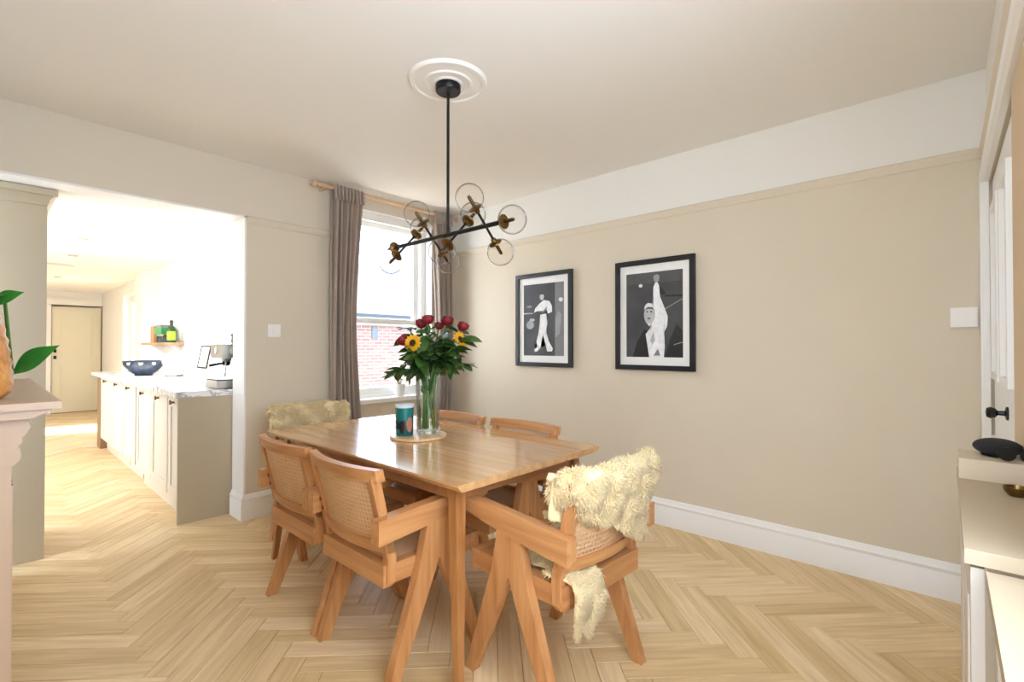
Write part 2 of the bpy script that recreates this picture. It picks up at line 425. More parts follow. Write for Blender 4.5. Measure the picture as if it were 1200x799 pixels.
struct(boxo('ceiling', (XL - .2, XR + .25, YF - .2, YB, HC, HC + .1), M_ceil), 'cream dining room ceiling')
struct(boxo('light_block_hall', (1.9, 3.3, YF - .3, YF - .2, 0, 2.3), M_wall), 'unseen backing added behind the panelled door to block daylight')  # added out of sight so daylight does not leak round the panelled door
struct(boxo('light_block_passage', (.6, 1.8, KY + .2, KY + .3, 0, 2.3), M_wall), 'unseen backing added behind the far cream door to block daylight')  # added out of sight to stop the bright outline round the far door
# kitchen shell
bm = B()
box(bm, KX, KX + .25, YK, 4.52, 0, KC); box(bm, KX, KX + .25, 4.52, 6.2, 0, 1.0); box(bm, KX, KX + .25, 4.52, 6.2, 1.98, KC)
box(bm, KX, KX + .25, 6.2, 8.85, 0, KC); box(bm, KX, KX + .25, 8.85, 10.0, 2.05, KC); box(bm, KX, KX + .25, 10.0, KY, 0, KC)
box(bm, 1.42, KX, 7.95, 8.45, 0, KC)
struct(finish('wall_kitchen_right', bm, M_kwall), 'bright white kitchen wall above the worktop')
bm = B(); box(bm, -1.05, .8, KY, KY + .2, 0, KC); box(bm, .8, KX + .25, KY, KY + .2, 2.02, KC); box(bm, 1.55, KX + .25, KY, KY + .2, 0, 2.02)
struct(finish('wall_kitchen_end', bm, M_kwall), 'white wall around the far cream door')
struct(boxo('wall_kitchen_left', (-1.25, -1.0, YK, KY + .2, 0, KC), M_kwall), 'white kitchen side wall')
bm = B(); box(bm, -1.05, KX + .25, YK, 5.0, KC, KC + .12); box(bm, -.05, KX + .25, 5.0, 7.1, KC, KC + .12); box(bm, -1.05, -.85, 5.0, 7.1, KC, KC + .12); box(bm, -1.05, KX + .25, 7.1, KY + .2, KC, KC + .12)  # unseen hole left in the ceiling, added so skylight floods the kitchen
struct(finish('ceiling_kitchen', bm, M_kwall), 'white kitchen ceiling')
# opening lining
bm = B(); box(bm, XJ - .012, XJ, YB - .004, YK + .004, 0, HO); box(bm, -1.0, XJ, YB - .004, YK + .004, HO - .012, HO)
struct(finish('trim_1', bm, M_white), 'white lining of the kitchen opening')

# skirtings: profile (out, up)
SK = [(0, 0), (.02, 0), (.02, .125), (.017, .13), (.017, .136), (.021, .141), (.021, .15), (.014, .158), (.012, .168), (.006, .18), (0, .182)]
def skirting(name, bmv, label): return struct(finish(name, bmv, M_white, smooth='auto'), label)
bm = prism(B(), [(XR - a, z) for a, z in SK], 'y', YF, YB)
skirting('baseboard_right', bm, 'tall moulded white skirting along right wall')
bm = prism(B(), [(YB - a, z) for a, z in SK], 'x', XJ - .012, XR - .02)
prism(bm, [(XJ - .012 - a, z) for a, z in SK], 'y', YB - .02, YK - .005)
skirting('baseboard_back', bm, 'moulded white skirting along back wall and jamb')
# picture rails
PR = [(0, -.03), (.008, -.03), (.011, -.018), (.02, -.006), (.026, .004), (.026, .012), (.016, .018), (0, .02)]
struct(finish('trim_2', prism(B(), [(XR - a, RAIL + z) for a, z in PR], 'y', YF, YB), M_rail, smooth='auto'), 'beige picture rail on right wall')
struct(finish('trim_3', prism(B(), [(YB - a, RAIL - .012 + z) for a, z in PR], 'x', XJ, WX0 - .12), M_rail, smooth='auto'), 'beige picture rail beside the kitchen opening')
struct(finish('trim_4', prism(B(), [(YF + a, RAIL + z) for a, z in PR], 'x', 1.2, XR), M_rail, smooth='auto'), 'beige picture rail above the panelled door')

# ---- dining window (sash)
win = boxo('window_1', (WX0, WX1, YB + .1, YB + .2, WZ1 - .05, WZ1), M_white); struct(win, 'tall white sash window between taupe curtains')
for b6 in ((WX0, WX0 + .06, YB + .1, YB + .2, WZ0, WZ1 - .05), (WX1 - .06, WX1, YB + .1, YB + .2, WZ0, WZ1 - .05), (WX0 + .06, WX1 - .06, YB + .1, YB + .2, WZ0, WZ0 + .04)):
    boxo('window_frame', b6, M_white, win)
def sash(x0, x1, y0, y1, z0, z1, parent, w=.05):
    s = finish('sash', box(box(box(box(B(), x0, x0 + w, y0, y1, z0, z1), x1 - w, x1, y0, y1, z0, z1), x0 + w, x1 - w, y0, y1, z0, z0 + w), x0 + w, x1 - w, y0, y1, z1 - w, z1), M_white, parent)
    boxo('pane', (x0 + w, x1 - w, (y0 + y1) / 2 - .002, (y0 + y1) / 2 + .002, z0 + w, z1 - w), M_pane, s)
    return s
sash(WX0 + .06, WX1 - .06, YB + .155, YB + .19, 1.44, WZ1 - .05, win)
sash(WX0 + .06, WX1 - .06, YB + .112, YB + .147, WZ0 + .04, 1.49, win)
boxo('roller_blind', (WX0 + .02, WX1 - .02, YB + .05, YB + .09, WZ1 - .07, WZ1 - .003), M_white, win)
struct(boxo('trim_5', (WX0 - .0, WX1, YB - .05, YB + .1, WZ0 - .03, WZ0 + .006), M_white, bevel=.006), 'white window sill')
bm = B(); box(bm, WX0 - .001, WX0 + .008, YB - .002, YB + .1, WZ0 + .006, WZ1); box(bm, WX1 - .008, WX1 + .001, YB - .002, YB + .1, WZ0 + .006, WZ1); box(bm, WX0 + .008, WX1 - .008, YB - .002, YB + .1, WZ1 - .003, WZ1 + .001)
struct(finish('trim_6', bm, M_white), 'white lining inside the window recess')

# ---- door in the front wall
d1 = boxo('door_1', (2.1, 3.08, YF - .05, YF - .012, .005, 1.99), M_white); struct(d1, 'white panelled door with black knob')
for x0, x1 in ((2.22, 2.54), (2.66, 2.98)):
    for z0, z1 in ((.2, .85), (1.1, 1.85)):
        bm = B(); w = .03
        box(bm, x0, x0 + w, YF - .012, YF + .004, z0, z1); box(bm, x1 - w, x1, YF - .012, YF + .004, z0, z1); box(bm, x0 + w, x1 - w, YF - .012, YF + .004, z0, z0 + w); box(bm, x0 + w, x1 - w, YF - .012, YF + .004, z1 - w, z1)
        finish('panel_moulding', bm, M_white, d1, bevel=.004)
bm = lathe(B(), [(0, 0), (.024, 0), (.024, .006), (.009, .01), (.008, .026), (.018, .034), (.021, .046), (.016, .056), (0, .059)], 20, (2.44, YF - .012, 1.0), 'y')
finish('knob', bm, mat('black_enamel', (14, 14, 15), .25), d1, smooth='auto')
AR = [(0, 0), (.018, 0), (.03, .01), (.03, .06), (.02, .075), (.022, .085), (0, .085)]
bm = B(); prism(bm, [(YF + a, 1.995 + z) for a, z in AR], 'x', 1.3, XR - .003)
box(bm, 3.085, XR - .003, YF, YF + .022, .0, 1.995); box(bm, 3.1, XR - .003, YF + .022, YF + .03, .0, 1.995)
struct(finish('trim_7', bm, M_white), 'white architrave around the panelled door')
struct(boxo('trim_8', (1.6, 1.985, YF - .003, YF + .006, 0.0, 1.985), mat('tan_paint', (206, 178, 142), .6), bevel=.004), 'tan casing board beside the door')

# ---- kitchen windows, doors
w2 = boxo('window_2', (KX + .12, KX + .18, 4.52, 6.2, 1.93, 1.98), M_white); struct(w2, 'white framed kitchen window above the worktop')
for y0, y1 in ((4.52, 4.58), (5.08, 5.14), (5.64, 5.70), (6.14, 6.2)): boxo('window_frame', (KX + .12, KX + .18, y0, y1, 1.04, 1.93), M_white, w2)
boxo('window_frame', (KX + .12, KX + .18, 4.52, 6.2, 1.0, 1.04), M_white, w2)
for y0, y1 in ((4.58, 5.08), (5.14, 5.64), (5.70, 6.14)): boxo('pane', (KX + .148, KX + .152, y0, y1, 1.04, 1.93), M_pane, w2)
d3 = boxo('door_3', (KX + .1, KX + .16, 8.85, 8.95, 0, 2.05), M_white); struct(d3, 'white glazed garden door in the kitchen')
boxo('door_frame', (KX + .1, KX + .16, 9.9, 10.0, 0, 2.05), M_white, d3); boxo('door_frame', (KX + .1, KX + .16, 8.95, 9.9, 1.95, 2.05), M_white, d3); boxo('door_frame', (KX + .1, KX + .16, 8.95, 9.9, 0, .12), M_white, d3)
boxo('pane', (KX + .128, KX + .132, 8.95, 9.9, .12, 1.95), M_pane, d3)
M_cream = mat('cream_door_paint', (232, 226, 204), .5)
d2 = boxo('door_2', (.83, 1.52, KY + .02, KY + .06, .01, 1.97), M_cream); struct(d2, 'plain cream door at the far end of the kitchen')
for z0, z1 in ((.18, .9), (1.02, 1.82)):
    bm = B(); w = .02
    box(bm, .95, .95 + w, KY + .012, KY + .02, z0, z1); box(bm, 1.40 - w, 1.40, KY + .012, KY + .02, z0, z1); box(bm, .95 + w, 1.40 - w, KY + .012, KY + .02, z0, z0 + w); box(bm, .95 + w, 1.40 - w, KY + .012, KY + .02, z1 - w, z1)
    finish('panel_moulding', bm, M_cream, d2)
bm = B(); box(bm, .855, .895, KY + .0, KY + .02, 1.12, 1.18); finish('lock_plate', bm, M_black, d2); bm = B(); box(bm, .855, .895, KY + .0, KY + .02, 1.0, 1.06); finish('latch_plate', bm, M_black, d2)
bm = B(); box(bm, .74, .82, KY - .03, KY + .0, 0, 2.0); box(bm, 1.53, 1.58, KY - .03, KY, 0, 2.0); box(bm, .72, 1.6, KY - .035, KY, 2.0, 2.12)
struct(finish('trim_9', bm, M_white), 'white architrave of the far door')

# ------------------------------------------------------------------ dining table
TX0, TX1, TY0, TY1, TH = 1.118, 2.035, 1.268, 2.942, .75
tb = thing('dining_table', 'rectangular honey oak dining table with splayed tapered legs', 'table', (0, 0, 0))
prof = [(TX0 + .018, TH - .028), (TX1 - .018, TH - .028), (TX1, TH - .008), (TX1, TH), (TX0, TH), (TX0, TH - .008)]
nb = 6; wb = (TX1 - TX0) / nb
for i in range(nb):       # solid boards glued edge to edge
    x0, x1 = TX0 + i * wb, TX0 + (i + 1) * wb
    pts = [(x0 + (.018 if i == 0 else 0), TH - .028), (x1 - (.018 if i == nb - 1 else 0), TH - .028), (x1, TH - .008), (x1, TH), (x0, TH), (x0, TH - .008)]
    finish('top_board', prism(B(), pts, 'y', TY0, TY1), M_tb, tb)
LT = [(TX0 + .085, TY0 + .105, -1, -1), (TX1 - .085, TY0 + .105, 1, -1), (TX0 + .085, TY1 - .105, -1, 1), (TX1 - .085, TY1 - .105, 1, 1)]
for x, y, sx, sy in LT:
    fx, fy = x + sx * .055, y + sy * .075; a, c = .024, .0135
    finish('leg', hexa(B(), [(fx - c, fy - c, 0), (fx + c, fy - c, 0), (fx + c, fy + c, 0), (fx - c, fy + c, 0)], [(x - a, y - a, TH - .028), (x + a, y - a, TH - .028), (x + a, y + a, TH - .028), (x - a, y + a, TH - .028)]), M_tbz, tb, bevel=.004)
for y in (TY0 + .105, TY1 - .105): boxo('apron_rail', (TX0 + .12, TX1 - .12, y - .012, y + .012, TH - .088, TH - .028), M_tbx, tb)
for x in (TX0 + .085, TX1 - .085): boxo('apron_rail', (x - .012, x + .012, TY0 + .14, TY1 - .14, TH - .088, TH - .028), M_tbx, tb)

# ------------------------------------------------------------------ cane chairs with compass legs
def curve_y(x, z):        # backrest surface, centre further back than the sides, leaning back
    return -.222 - (z - .48) * .23 + .042 * (x / .25) ** 2 - .006
def curved_rail(z0, z1, th, x0, x1, seg=12, bulge=0):
    bm = B(); rings = []
    for i in range(seg + 1):
        x = x0 + (x1 - x0) * i / seg
        rings.append([bm.verts.new((x, curve_y(x, z) + d, z)) for z, d in ((z0, -th / 2), (z1, -th / 2), (z1, th / 2), (z0, th / 2))])
    for a, b in zip(rings, rings[1:]):
        for k in range(4): bm.faces.new((a[k], a[(k + 1) % 4], b[(k + 1) % 4], b[k]))
    bm.faces.new(rings[0]); bm.faces.new(rings[-1][::-1])
    return bm
def make_chair():
    t = thing('dining_chair', 'x', 'chair', group='matching oak and cane dining chairs')
    VX, VT = .245, .036
    for s in (-1, 1):
        x0, x1 = s * VX - VT / 2, s * VX + VT / 2
        for f in (1, -1):
            pts = [(0, .60), (f * .05, .60), (f * .092, .42), (f * .238, 0), (f * .194, 0), (f * .05, .31), (0, .425)]
            finish('leg', prism(B(), pts, 'x', x0, x1), M_ch['z'], t, bevel=.003)
        # arm: deep board, thinner towards the front
        pts = [(-.272, .545), (-.272, .632), (-.10, .645), (.262, .662), (.262, .632), (.255, .612), (.10, .585), (-.1, .56)]
        finish('armrest', prism(B(), pts, 'x', s * VX - .024, s * VX + .024), M_ch['y'], t, bevel=.004)
        # stile running from the seat rail up to the back
        xs = s * .216
        bot = [(xs - .016, -.215, .385), (xs + .016, -.215, .385), (xs + .016, -.18, .385), (xs - .016, -.18, .385)]
        zt = .775
        yt = curve_y(xs, zt)
        top = [(xs - .016, yt - .017, zt), (xs + .016, yt - .017, zt), (xs + .016, yt + .02, zt), (xs - .016, yt + .02, zt)]
        zm = .47; ym = curve_y(xs, zm)
        mid = [(xs - .016, ym - .017, zm), (xs + .016, ym - .017, zm), (xs + .016, ym + .02, zm), (xs - .016, ym + .02, zm)]
        st = finish('back_stile', hexa(hexa(B(), mid, top), bot, mid), M_ch['z'], t)
        for zz in (.565, .605):
            yy = curve_y(xs, zz)
            finish('dowel_plug', lathe(B(), [(0, 0), (.009, 0), (.009, -.003), (0, -.003)], 12, (xs, yy - .0165, zz), 'y'), mat('dark_plug', (120, 72, 40), .6), st)
    finish('top_rail', curved_rail(.762, .806, .034, -.25, .25), M_ch['x'], t, bevel=.004)
    finish('bottom_rail', curved_rail(.492, .534, .032, -.232, .232), M_ch['x'], t, bevel=.003)
    bm = B(); nx = 12; cols = []
    for i in range(nx + 1):
        x = -.21 + .42 * i / nx; cols.append([bm.verts.new((x, curve_y(x, z) - .004, z)) for z in (.525, .77)])
    for a, b in zip(cols, cols[1:]): bm.faces.new((a[0], b[0], b[1], a[1]))
    finish('back_cane', bm, M_caneb, t, smooth=True)
    finish('seat_rail', box(B(), -.225, .225, -.225, -.185, .372, .452), M_ch['x'], t, bevel=.004)
    finish('seat_rail', box(B(), -.225, .225, .20, .245, .372, .448), M_ch['x'], t, bevel=.004)
    for s in (-1, 1): finish('seat_rail', box(B(), s * .205 - .02, s * .205 + .02, -.185, .20, .378, .449), M_ch['y'], t, bevel=.003)
    bm = B(); box(bm, -.186, .186, -.186, .201, .4335, .4345); finish('seat_cane', bm, M_canes, t)
    return t
ch0 = make_chair()
CH = [(1.19, 1.72, -90, 'cane-backed oak armchair on the near left of the table, its woven back fully in view'),
      (1.19, 2.262, -90, 'cane-backed oak armchair on the left of the table nearer the kitchen cabinets'),
      (1.51, 1.135, -3.5, 'oak armchair at the near end of the table with a sheepskin over its back'),
      (1.50, 2.99, 180, 'oak armchair at the far end of the table, mostly hidden by a fleece'),
      (1.80, 2.345, 90, 'oak armchair behind the flower vase, only its top rail showing'),
      (1.815, 1.79, 90, 'oak armchair at the wall side of the table beside the near end sheepskin')]
chairs = []
for i, (x, y, a, lab) in enumerate(CH):
    c = ch0 if i == 0 else copy_tree(ch0)
    c.location = (x, y, 0); c.rotation_euler = (0, 0, R(a)); c['label'] = lab; chairs.append(c)

# ------------------------------------------------------------------ sheepskins
def sheepskin(label, loc, rz, tail, xoff, seed, w0=.26):
    rg = np.random.default_rng(seed)
    t = thing('sheepskin', label, 'sheepskin', loc, rz, 'cream sheepskins draped over chair backs')
    # path over the back (y,z): outer bottom -> over the top -> inner bottom -> seat
    def by(z): return curve_y(0, z)
    path = [(by(.60) - .034, .60), (by(.66) - .036, .66), (by(.72) - .036, .72), (by(.78) - .036, .78), (by(.81) - .034, .826), (by(.81), .842), (by(.81) + .038, .824),
            (by(.76) + .04, .76), (by(.68) + .036, .68), (by(.6) + .036, .60), (by(.53) + .038, .53), (-.155, .475), (-.08, .46), (0, .459), (.08, .459), (.15, .459)]
    path = np.array(path)
    d = np.r_[0, np.cumsum(np.hypot(*np.diff(path, axis=0).T))]
    NU, NV = 46, 26
    s = np.linspace(0, d[-1], NU); py = np.interp(s, d, path[:, 0]); pz = np.interp(s, d, path[:, 1])
    P = np.zeros((NU, NV, 3))
    e1 = np.cumsum(rg.normal(0, .003, NU)); e2 = np.cumsum(rg.normal(0, .003, NU)); e1 -= np.linspace(e1[0], e1[-1], NU); e2 -= np.linspace(e2[0], e2[-1], NU)
    for i in range(NU):
        f = s[i] / d[-1]
        w = w0 * (1 - .35 * max(0, (.18 - f) / .18) ** 1.5) * (1 - .3 * max(0, (f - .75) / .25) ** 2)
        if i > NU * .55: w = min(w, .19)
        if f > .33 and i <= NU * .55: w = min(w, .262 if pz[i] > .67 else .20)
        for j in range(NV):
            v = j / (NV - 1) * 2 - 1
            x = v * w + (xoff if f < .3 else xoff * .4) + (e1[i] if v < 0 else e2[i]) * abs(v)
            x = max(-.215 if f > .62 else -.29, min(x, .215 if f > .62 else .30))
            cy = .042 * (x / .25) ** 2 if f < .62 else 0
            droop = -.012 * max(0, abs(v) - .8) / .2 if .2 < f < .32 else 0
            zz = pz[i] + droop
            if f < .2: zz += (1 - f / .2) * (.010 * math.sin(3.3 * v + seed) + .07 * v * (-1 if tail else 0))
            wrap = .085 * (max(0, abs(v) - .8) / .2) ** 1.3 * (1 if f < .24 else max(0, (.32 - f) / .08)) if f < .32 else 0
            P[i, j] = (x - math.copysign(wrap * .25, x), py[i] + cy + wrap, zz)
    grids = [P]
    if tail:     # flap slipping out behind the seat rail and hanging below it
        tp = np.array([(-.13, .474), (-.20, .474), (-.243, .468), (-.262, .44), (-.266, .40), (-.264, .36), (-.258, .325), (-.25, .30)])
        dd = np.r_[0, np.cumsum(np.hypot(*np.diff(tp, axis=0).T))]; nu, nv = 16, 14
        ss = np.linspace(0, dd[-1], nu); ty = np.interp(ss, dd, tp[:, 0]); tz = np.interp(ss, dd, tp[:, 1])
        Q = np.zeros((nu, nv, 3))
        for i in range(nu):
            f = i / (nu - 1); cx = -.125 - .03 * f; w = .092 * (1 - .5 * f ** 1.6)
            for j in range(nv):
                v = j / (nv - 1) * 2 - 1; Q[i, j] = (cx + v * w + .01 * math.sin(9 * f + 2 * v), ty[i], tz[i] - .012 * math.sin(5 * v + 1) * f)
        grids.append(Q)
    V, Fc = [], []; tv, tf = [], []
    for G in grids:
        nu, nv, _ = G.shape; b0 = len(V)
        V += G.reshape(-1, 3).tolist()
        Fc += [(b0 + i * nv + j, b0 + i * nv + j + 1, b0 + (i + 1) * nv + j + 1, b0 + (i + 1) * nv + j) for i in range(nu - 1) for j in range(nv - 1)]
        du = np.gradient(G, axis=0); dv = np.gradient(G, axis=1); Nn = np.cross(dv, du); Nn /= np.linalg.norm(Nn, axis=2, keepdims=True) + 1e-9
        if G is P: Nn = -Nn if Nn[2, nv // 2, 1] > 0 else Nn
        else: Nn = -Nn if Nn[nu // 2, nv // 2, 1] > 0 else Nn
        cnt = 34000 if G is P else 6500
        a = rg.uniform(0, nu - 1.001, cnt); b = rg.uniform(0, nv - 1.001, cnt); i0 = a.astype(int); j0 = b.astype(int); fa = (a - i0)[:, None]; fb = (b - j0)[:, None]
        def smp(A): return A[i0, j0] * (1 - fa) * (1 - fb) + A[i0 + 1, j0] * fa * (1 - fb) + A[i0, j0 + 1] * (1 - fa) * fb + A[i0 + 1, j0 + 1] * fa * fb
        p = smp(G); nn = smp(Nn)
        # clumped direction
        ph = np.sin(p @ np.array([[43., 17, 9], [-21, 38, 27], [15, -29, 41]]).T * 1.6 + seed)
        dr = nn + .30 * ph + rg.normal(0, .34, (cnt, 3)) + np.array([0, 0, -.22]); dr /= np.linalg.norm(dr, axis=1, keepdims=True)
        ln = rg.uniform(.012, .023, cnt)[:, None]; wd = .0023
        s1 = np.cross(dr, rg.normal(0, 1, (cnt, 3))); s1 /= np.linalg.norm(s1, axis=1, keepdims=True); s2 = np.cross(dr, s1)
        mid = p + dr * ln * .55 + ph * .004; tip = p + dr * ln + ph * .007 + np.array([0, 0, -.004]) + rg.normal(0, .003, (cnt, 3))
        base = len(tv) // 1
        blk = np.stack([p + s1 * wd, p - s1 * wd * .5 + s2 * wd * .87, p - s1 * wd * .5 - s2 * wd * .87, mid + s1 * wd * .9, mid - s1 * wd * .45 + s2 * wd * .8, mid - s1 * wd * .45 - s2 * wd * .8, tip], 1)
        o0 = sum(len(x) for x in tv) if tv else 0
        tv.append(blk.reshape(-1, 3)); idx = o0 + np.arange(cnt) * 7
        for k in range(3):
            k2 = (k + 1) % 3
            tf += np.stack([idx + k, idx + k2, idx + 3 + k2, idx + 3 + k], 1).tolist(); tf += np.stack([idx + 3 + k, idx + 3 + k2, idx + 6], 1).tolist()
    me = bpy.data.meshes.new('hide'); me.from_pydata(V, [], Fc); me.materials.append(M_fleece)
    for q in me.polygons: q.use_smooth = True
    o = bpy.data.objects.new('hide', me); COL.objects.link(o); o.parent = t
    sm = o.modifiers.new('thick', 'SOLIDIFY'); sm.thickness = .008; sm.offset = 0
    me = bpy.data.meshes.new('fleece'); me.from_pydata(np.concatenate(tv).tolist(), [], tf); me.materials.append(M_fleece)
    for q in me.polygons: q.use_smooth = True
    o = bpy.data.objects.new('fleece', me); COL.objects.link(o); o.parent = t; o['kind'] = 'stuff'
    return t
sheepskin('cream sheepskin over the near end chair, its tail hanging below the seat', (1.51, 1.135, 0), R(-3.5), True, .008, 3, .285)
sheepskin('cream sheepskin over the far end chair back by the curtain', (1.50, 2.99, 0), R(180), False, 0, 5, .295)

# ------------------------------------------------------------------ chandelier and ceiling rose
CX, CY, BZ = 1.54, 1.825, 1.79
rose = finish('ceiling_rose', lathe(B(), [(.0, -.022), (.07, -.022), (.075, -.016), (.10, -.014), (.105, -.02), (.118, -.02), (.122, -.012), (.165, -.009), (.17, -.016), (.186, -.016), (.194, -.008), (.195, 0), (0, 0)], 64, (CX, CY, HC)), M_ceil, smooth='auto')
tag(rose, 'round moulded plaster ceiling rose above the chandelier', 'ceiling rose')
cl = thing('chandelier', 'black linear chandelier with clear glass globes on crossed rods', 'chandelier', (0, 0, 0))
finish('canopy', lathe(B(), [(0, 0), (.062, 0), (.062, -.028), (.058, -.033), (0, -.033)], 36, (CX, CY, HC - .0225)), M_black, cl, smooth='auto')
finish('rod', tube(B(), [(CX, CY, HC - .05), (CX, CY, BZ + .005)], .0075, 12), M_black, cl, smooth='auto')
finish('bar', tube(B(), [(CX, 1.46, BZ), (CX, 2.27, BZ)], .0105, 14), M_black, cl, smooth='auto')
def lamp(p, d, parent):
    """holder cup, tubular bulb and globe at p, pointing along d"""
    d = Vector(d).normalized(); q = d.to_track_quat('Z', 'Y').to_matrix().to_4x4(); Mx = Matrix.Translation(p) @ q
    def put(name, bm, m, par):
        bmesh.ops.transform(bm, matrix=Mx, verts=bm.verts); return finish(name, bm, m, par, smooth='auto')
    h = put('holder', lathe(B(), [(0, -.02), (.012, -.02), (.014, -.006), (.03, 0), (.033, .006), (.012, .012), (0, .012)], 24), M_brass, parent)
    put('bulb', lathe(B(), [(0, .012), (.0085, .012), (.0085, .058), (.006, .066), (0, .068)], 14), mat('bronze_tube', (92, 70, 44), .35, .9), h)
    prof = []
    for k in range(19):
        a = PI * (.1 + .9 * k / 18); prof.append((.064 * math.sin(a) if k < 18 else 0, .055 - .064 * math.cos(a)))
    put('globe', lathe(B(), prof, 36), M_globe, parent)
lamp((CX, 1.45, BZ), (0, -1, 0), cl); lamp((CX, 2.28, BZ), (0, 1, 0), cl)
for y, s in ((1.56, 1), (1.75, -1), (1.944, 1), (2.17, -1)):
    a, b = (CX - s * .062, y, BZ + .066), (CX + s * .062, y, BZ - .066)
    finish('cross_rod', tube(B(), [a, b], .006, 10), M_black, cl, smooth='auto')
    lamp(a, (-s, 0, 1.06), cl); lamp(b, (s, 0, -1.06), cl)

# ------------------------------------------------------------------ table centre: board, vase, flowers, jar
bd = finish('serving_board', lathe(B(), [(0, 0), (.146, 0), (.15, .003), (.15, .012), (.147, .015), (0, .015)], 56, (1.578, 2.11, TH)), wood('board_wood', (196, 158, 112), (228, 196, 150), .45, 'y', 1), smooth='auto')
tag(bd, 'round pale wooden board in the middle of the table', 'board')
VXc, VYc, VZ = 1.638, 2.105, TH + .0155
vz = thing('flower_vase', 'tall clear glass vase holding roses and sunflowers', 'vase', (VXc, VYc, VZ))
finish('glass_body', lathe(B(), [(0, .0), (.056, 0), (.06, .004), (.064, .15), (.07, .315), (.067, .315), (.061, .15), (.057, .022), (0, .02)], 40), M_glass, vz, smooth='auto')
finish('water', lathe(B(), [(0, .023), (.055, .023), (.0575, .13), (0, .13)], 32), clear_glass('vase_water', (.90, .94, .88), .3, .1), vz, smooth='auto')
right = Vector((cyaw, -syaw, 0)); view = Vector((syaw, cyaw, 0))
VB = Vector((VXc, VYc, VZ))
def leaf_mesh(name, L=.06, Wd=.022, m=None, seg=6, curl=.25, pw=.8):
    bm = B(); rows = []
    for i in range(seg + 1):
        t = i / seg; w = Wd * math.sin(PI * min(1, t * .96 + .03)) ** pw; z = -curl * L * t * t
        rows.append([bm.verts.new((t * L, -w, z + w * .25)), bm.verts.new((t * L, 0, z)), bm.verts.new((t * L, w, z + w * .25))])
    for a, b in zip(rows, rows[1:]):
        bm.faces.new((a[0], a[1], b[1], b[0])); bm.faces.new((a[1], a[2], b[2], b[1]))
    me = bpy.data.meshes.new(name); bm.to_mesh(me); bm.free(); me.materials.append(m or M_leaf)
    for p in me.polygons: p.use_smooth = True
    return me
LEAF = leaf_mesh('leaf', .085, .024)
LEAFL = leaf_mesh('leaf', .11, .034)
def add_leaf(me, p, d, parent, roll=0, sc=1.0, name='leaf'):
    o = bpy.data.objects.new(name, me); COL.objects.link(o); o.parent = parent
    d = Vector(d).normalized(); q = d.to_track_quat('X', 'Z') @ Matrix.Rotation(roll, 3, 'X').to_quaternion()
    o.rotation_mode = 'QUATERNION'; o.rotation_quaternion = q; o.location = p; o.scale = (sc, sc, sc)
    return o
def stem_path(foot, head, n=9):
    """stem: foot near vase floor, crosses the rim inside the neck, then on to the head"""
    rim = Vector((head.x * .30, head.y * .30, .315)); lim = .05
    rr = math.hypot(rim.x, rim.y)
    if rr > lim: rim.x *= lim / rr; rim.y *= lim / rr
    pts = []
    for i in range(n):
        t = i / (n - 1)
        pts.append((1 - t) ** 2 * foot + 2 * t * (1 - t) * (rim * 2 - foot * .5 - head * .5) + t * t * head)
    return pts
def flower_root(name, label, cat, lat, h, dep, group):
    t = thing(name, label, cat, VB, 0, group)
    head = right * lat + view * dep; head.z = h - VZ
    a = random.uniform(0, 2 * PI); rf = random.uniform(.012, .048); foot = Vector((rf * math.cos(a), rf * math.sin(a), .028))
    pts = stem_path(foot, head)
    finish('stem', tube(B(), pts, .0042, 7), M_stem, t, smooth=True)
    return t, head, pts
def leaves_on(t, pts, k, big=False, lo=4):
    for _ in range(k):
        i = random.randint(lo, len(pts) - 2); p = pts[i].lerp(pts[i + 1], random.random())
        a = random.uniform(0, 2 * PI); out = Vector((p.x, p.y, 0)); out = out.normalized() if out.length > .02 else Vector((math.cos(a), math.sin(a), 0))
        d = out * .7 + Vector((math.cos(a), math.sin(a), random.uniform(-.5, .7))) * .9
        add_leaf(LEAFL if big else LEAF, p, d, t, random.uniform(-.6, .6), random.uniform(.7, 1.15))
M_rose = mat('rose_red', (96, 5, 16), .6, rgb2=(138, 12, 26), vscale=20)
def petal_shell(r, h, span, lean):
    bm = B(); nu, nv = 7, 5; g = []
    for i in range(nu):
        a = (i / (nu - 1) - .5) * span; row = []
        for j in range(nv):
            t = j / (nv - 1); rad = r * (.42 + .58 * math.sin(PI * (.05 + .72 * t))) + lean * t ** 3; edge = 1 - .25 * (abs(i / (nu - 1) - .5) * 2) ** 3
            row.append(bm.verts.new((rad * math.cos(a), rad * math.sin(a), h * t * edge)))
        g.append(row)
    for i in range(nu - 1):
        for j in range(nv - 1): bm.faces.new((g[i][j], g[i + 1][j], g[i + 1][j + 1], g[i][j + 1]))
    me = bpy.data.meshes.new('petal'); bm.to_mesh(me); bm.free(); me.materials.append(M_rose)
    for p in me.polygons: p.use_smooth = True
    return me
PET = [petal_shell(.015, .050, 2.9, 0), petal_shell(.024, .049, 2.6, .001), petal_shell(.031, .044, 2.3, .006)]
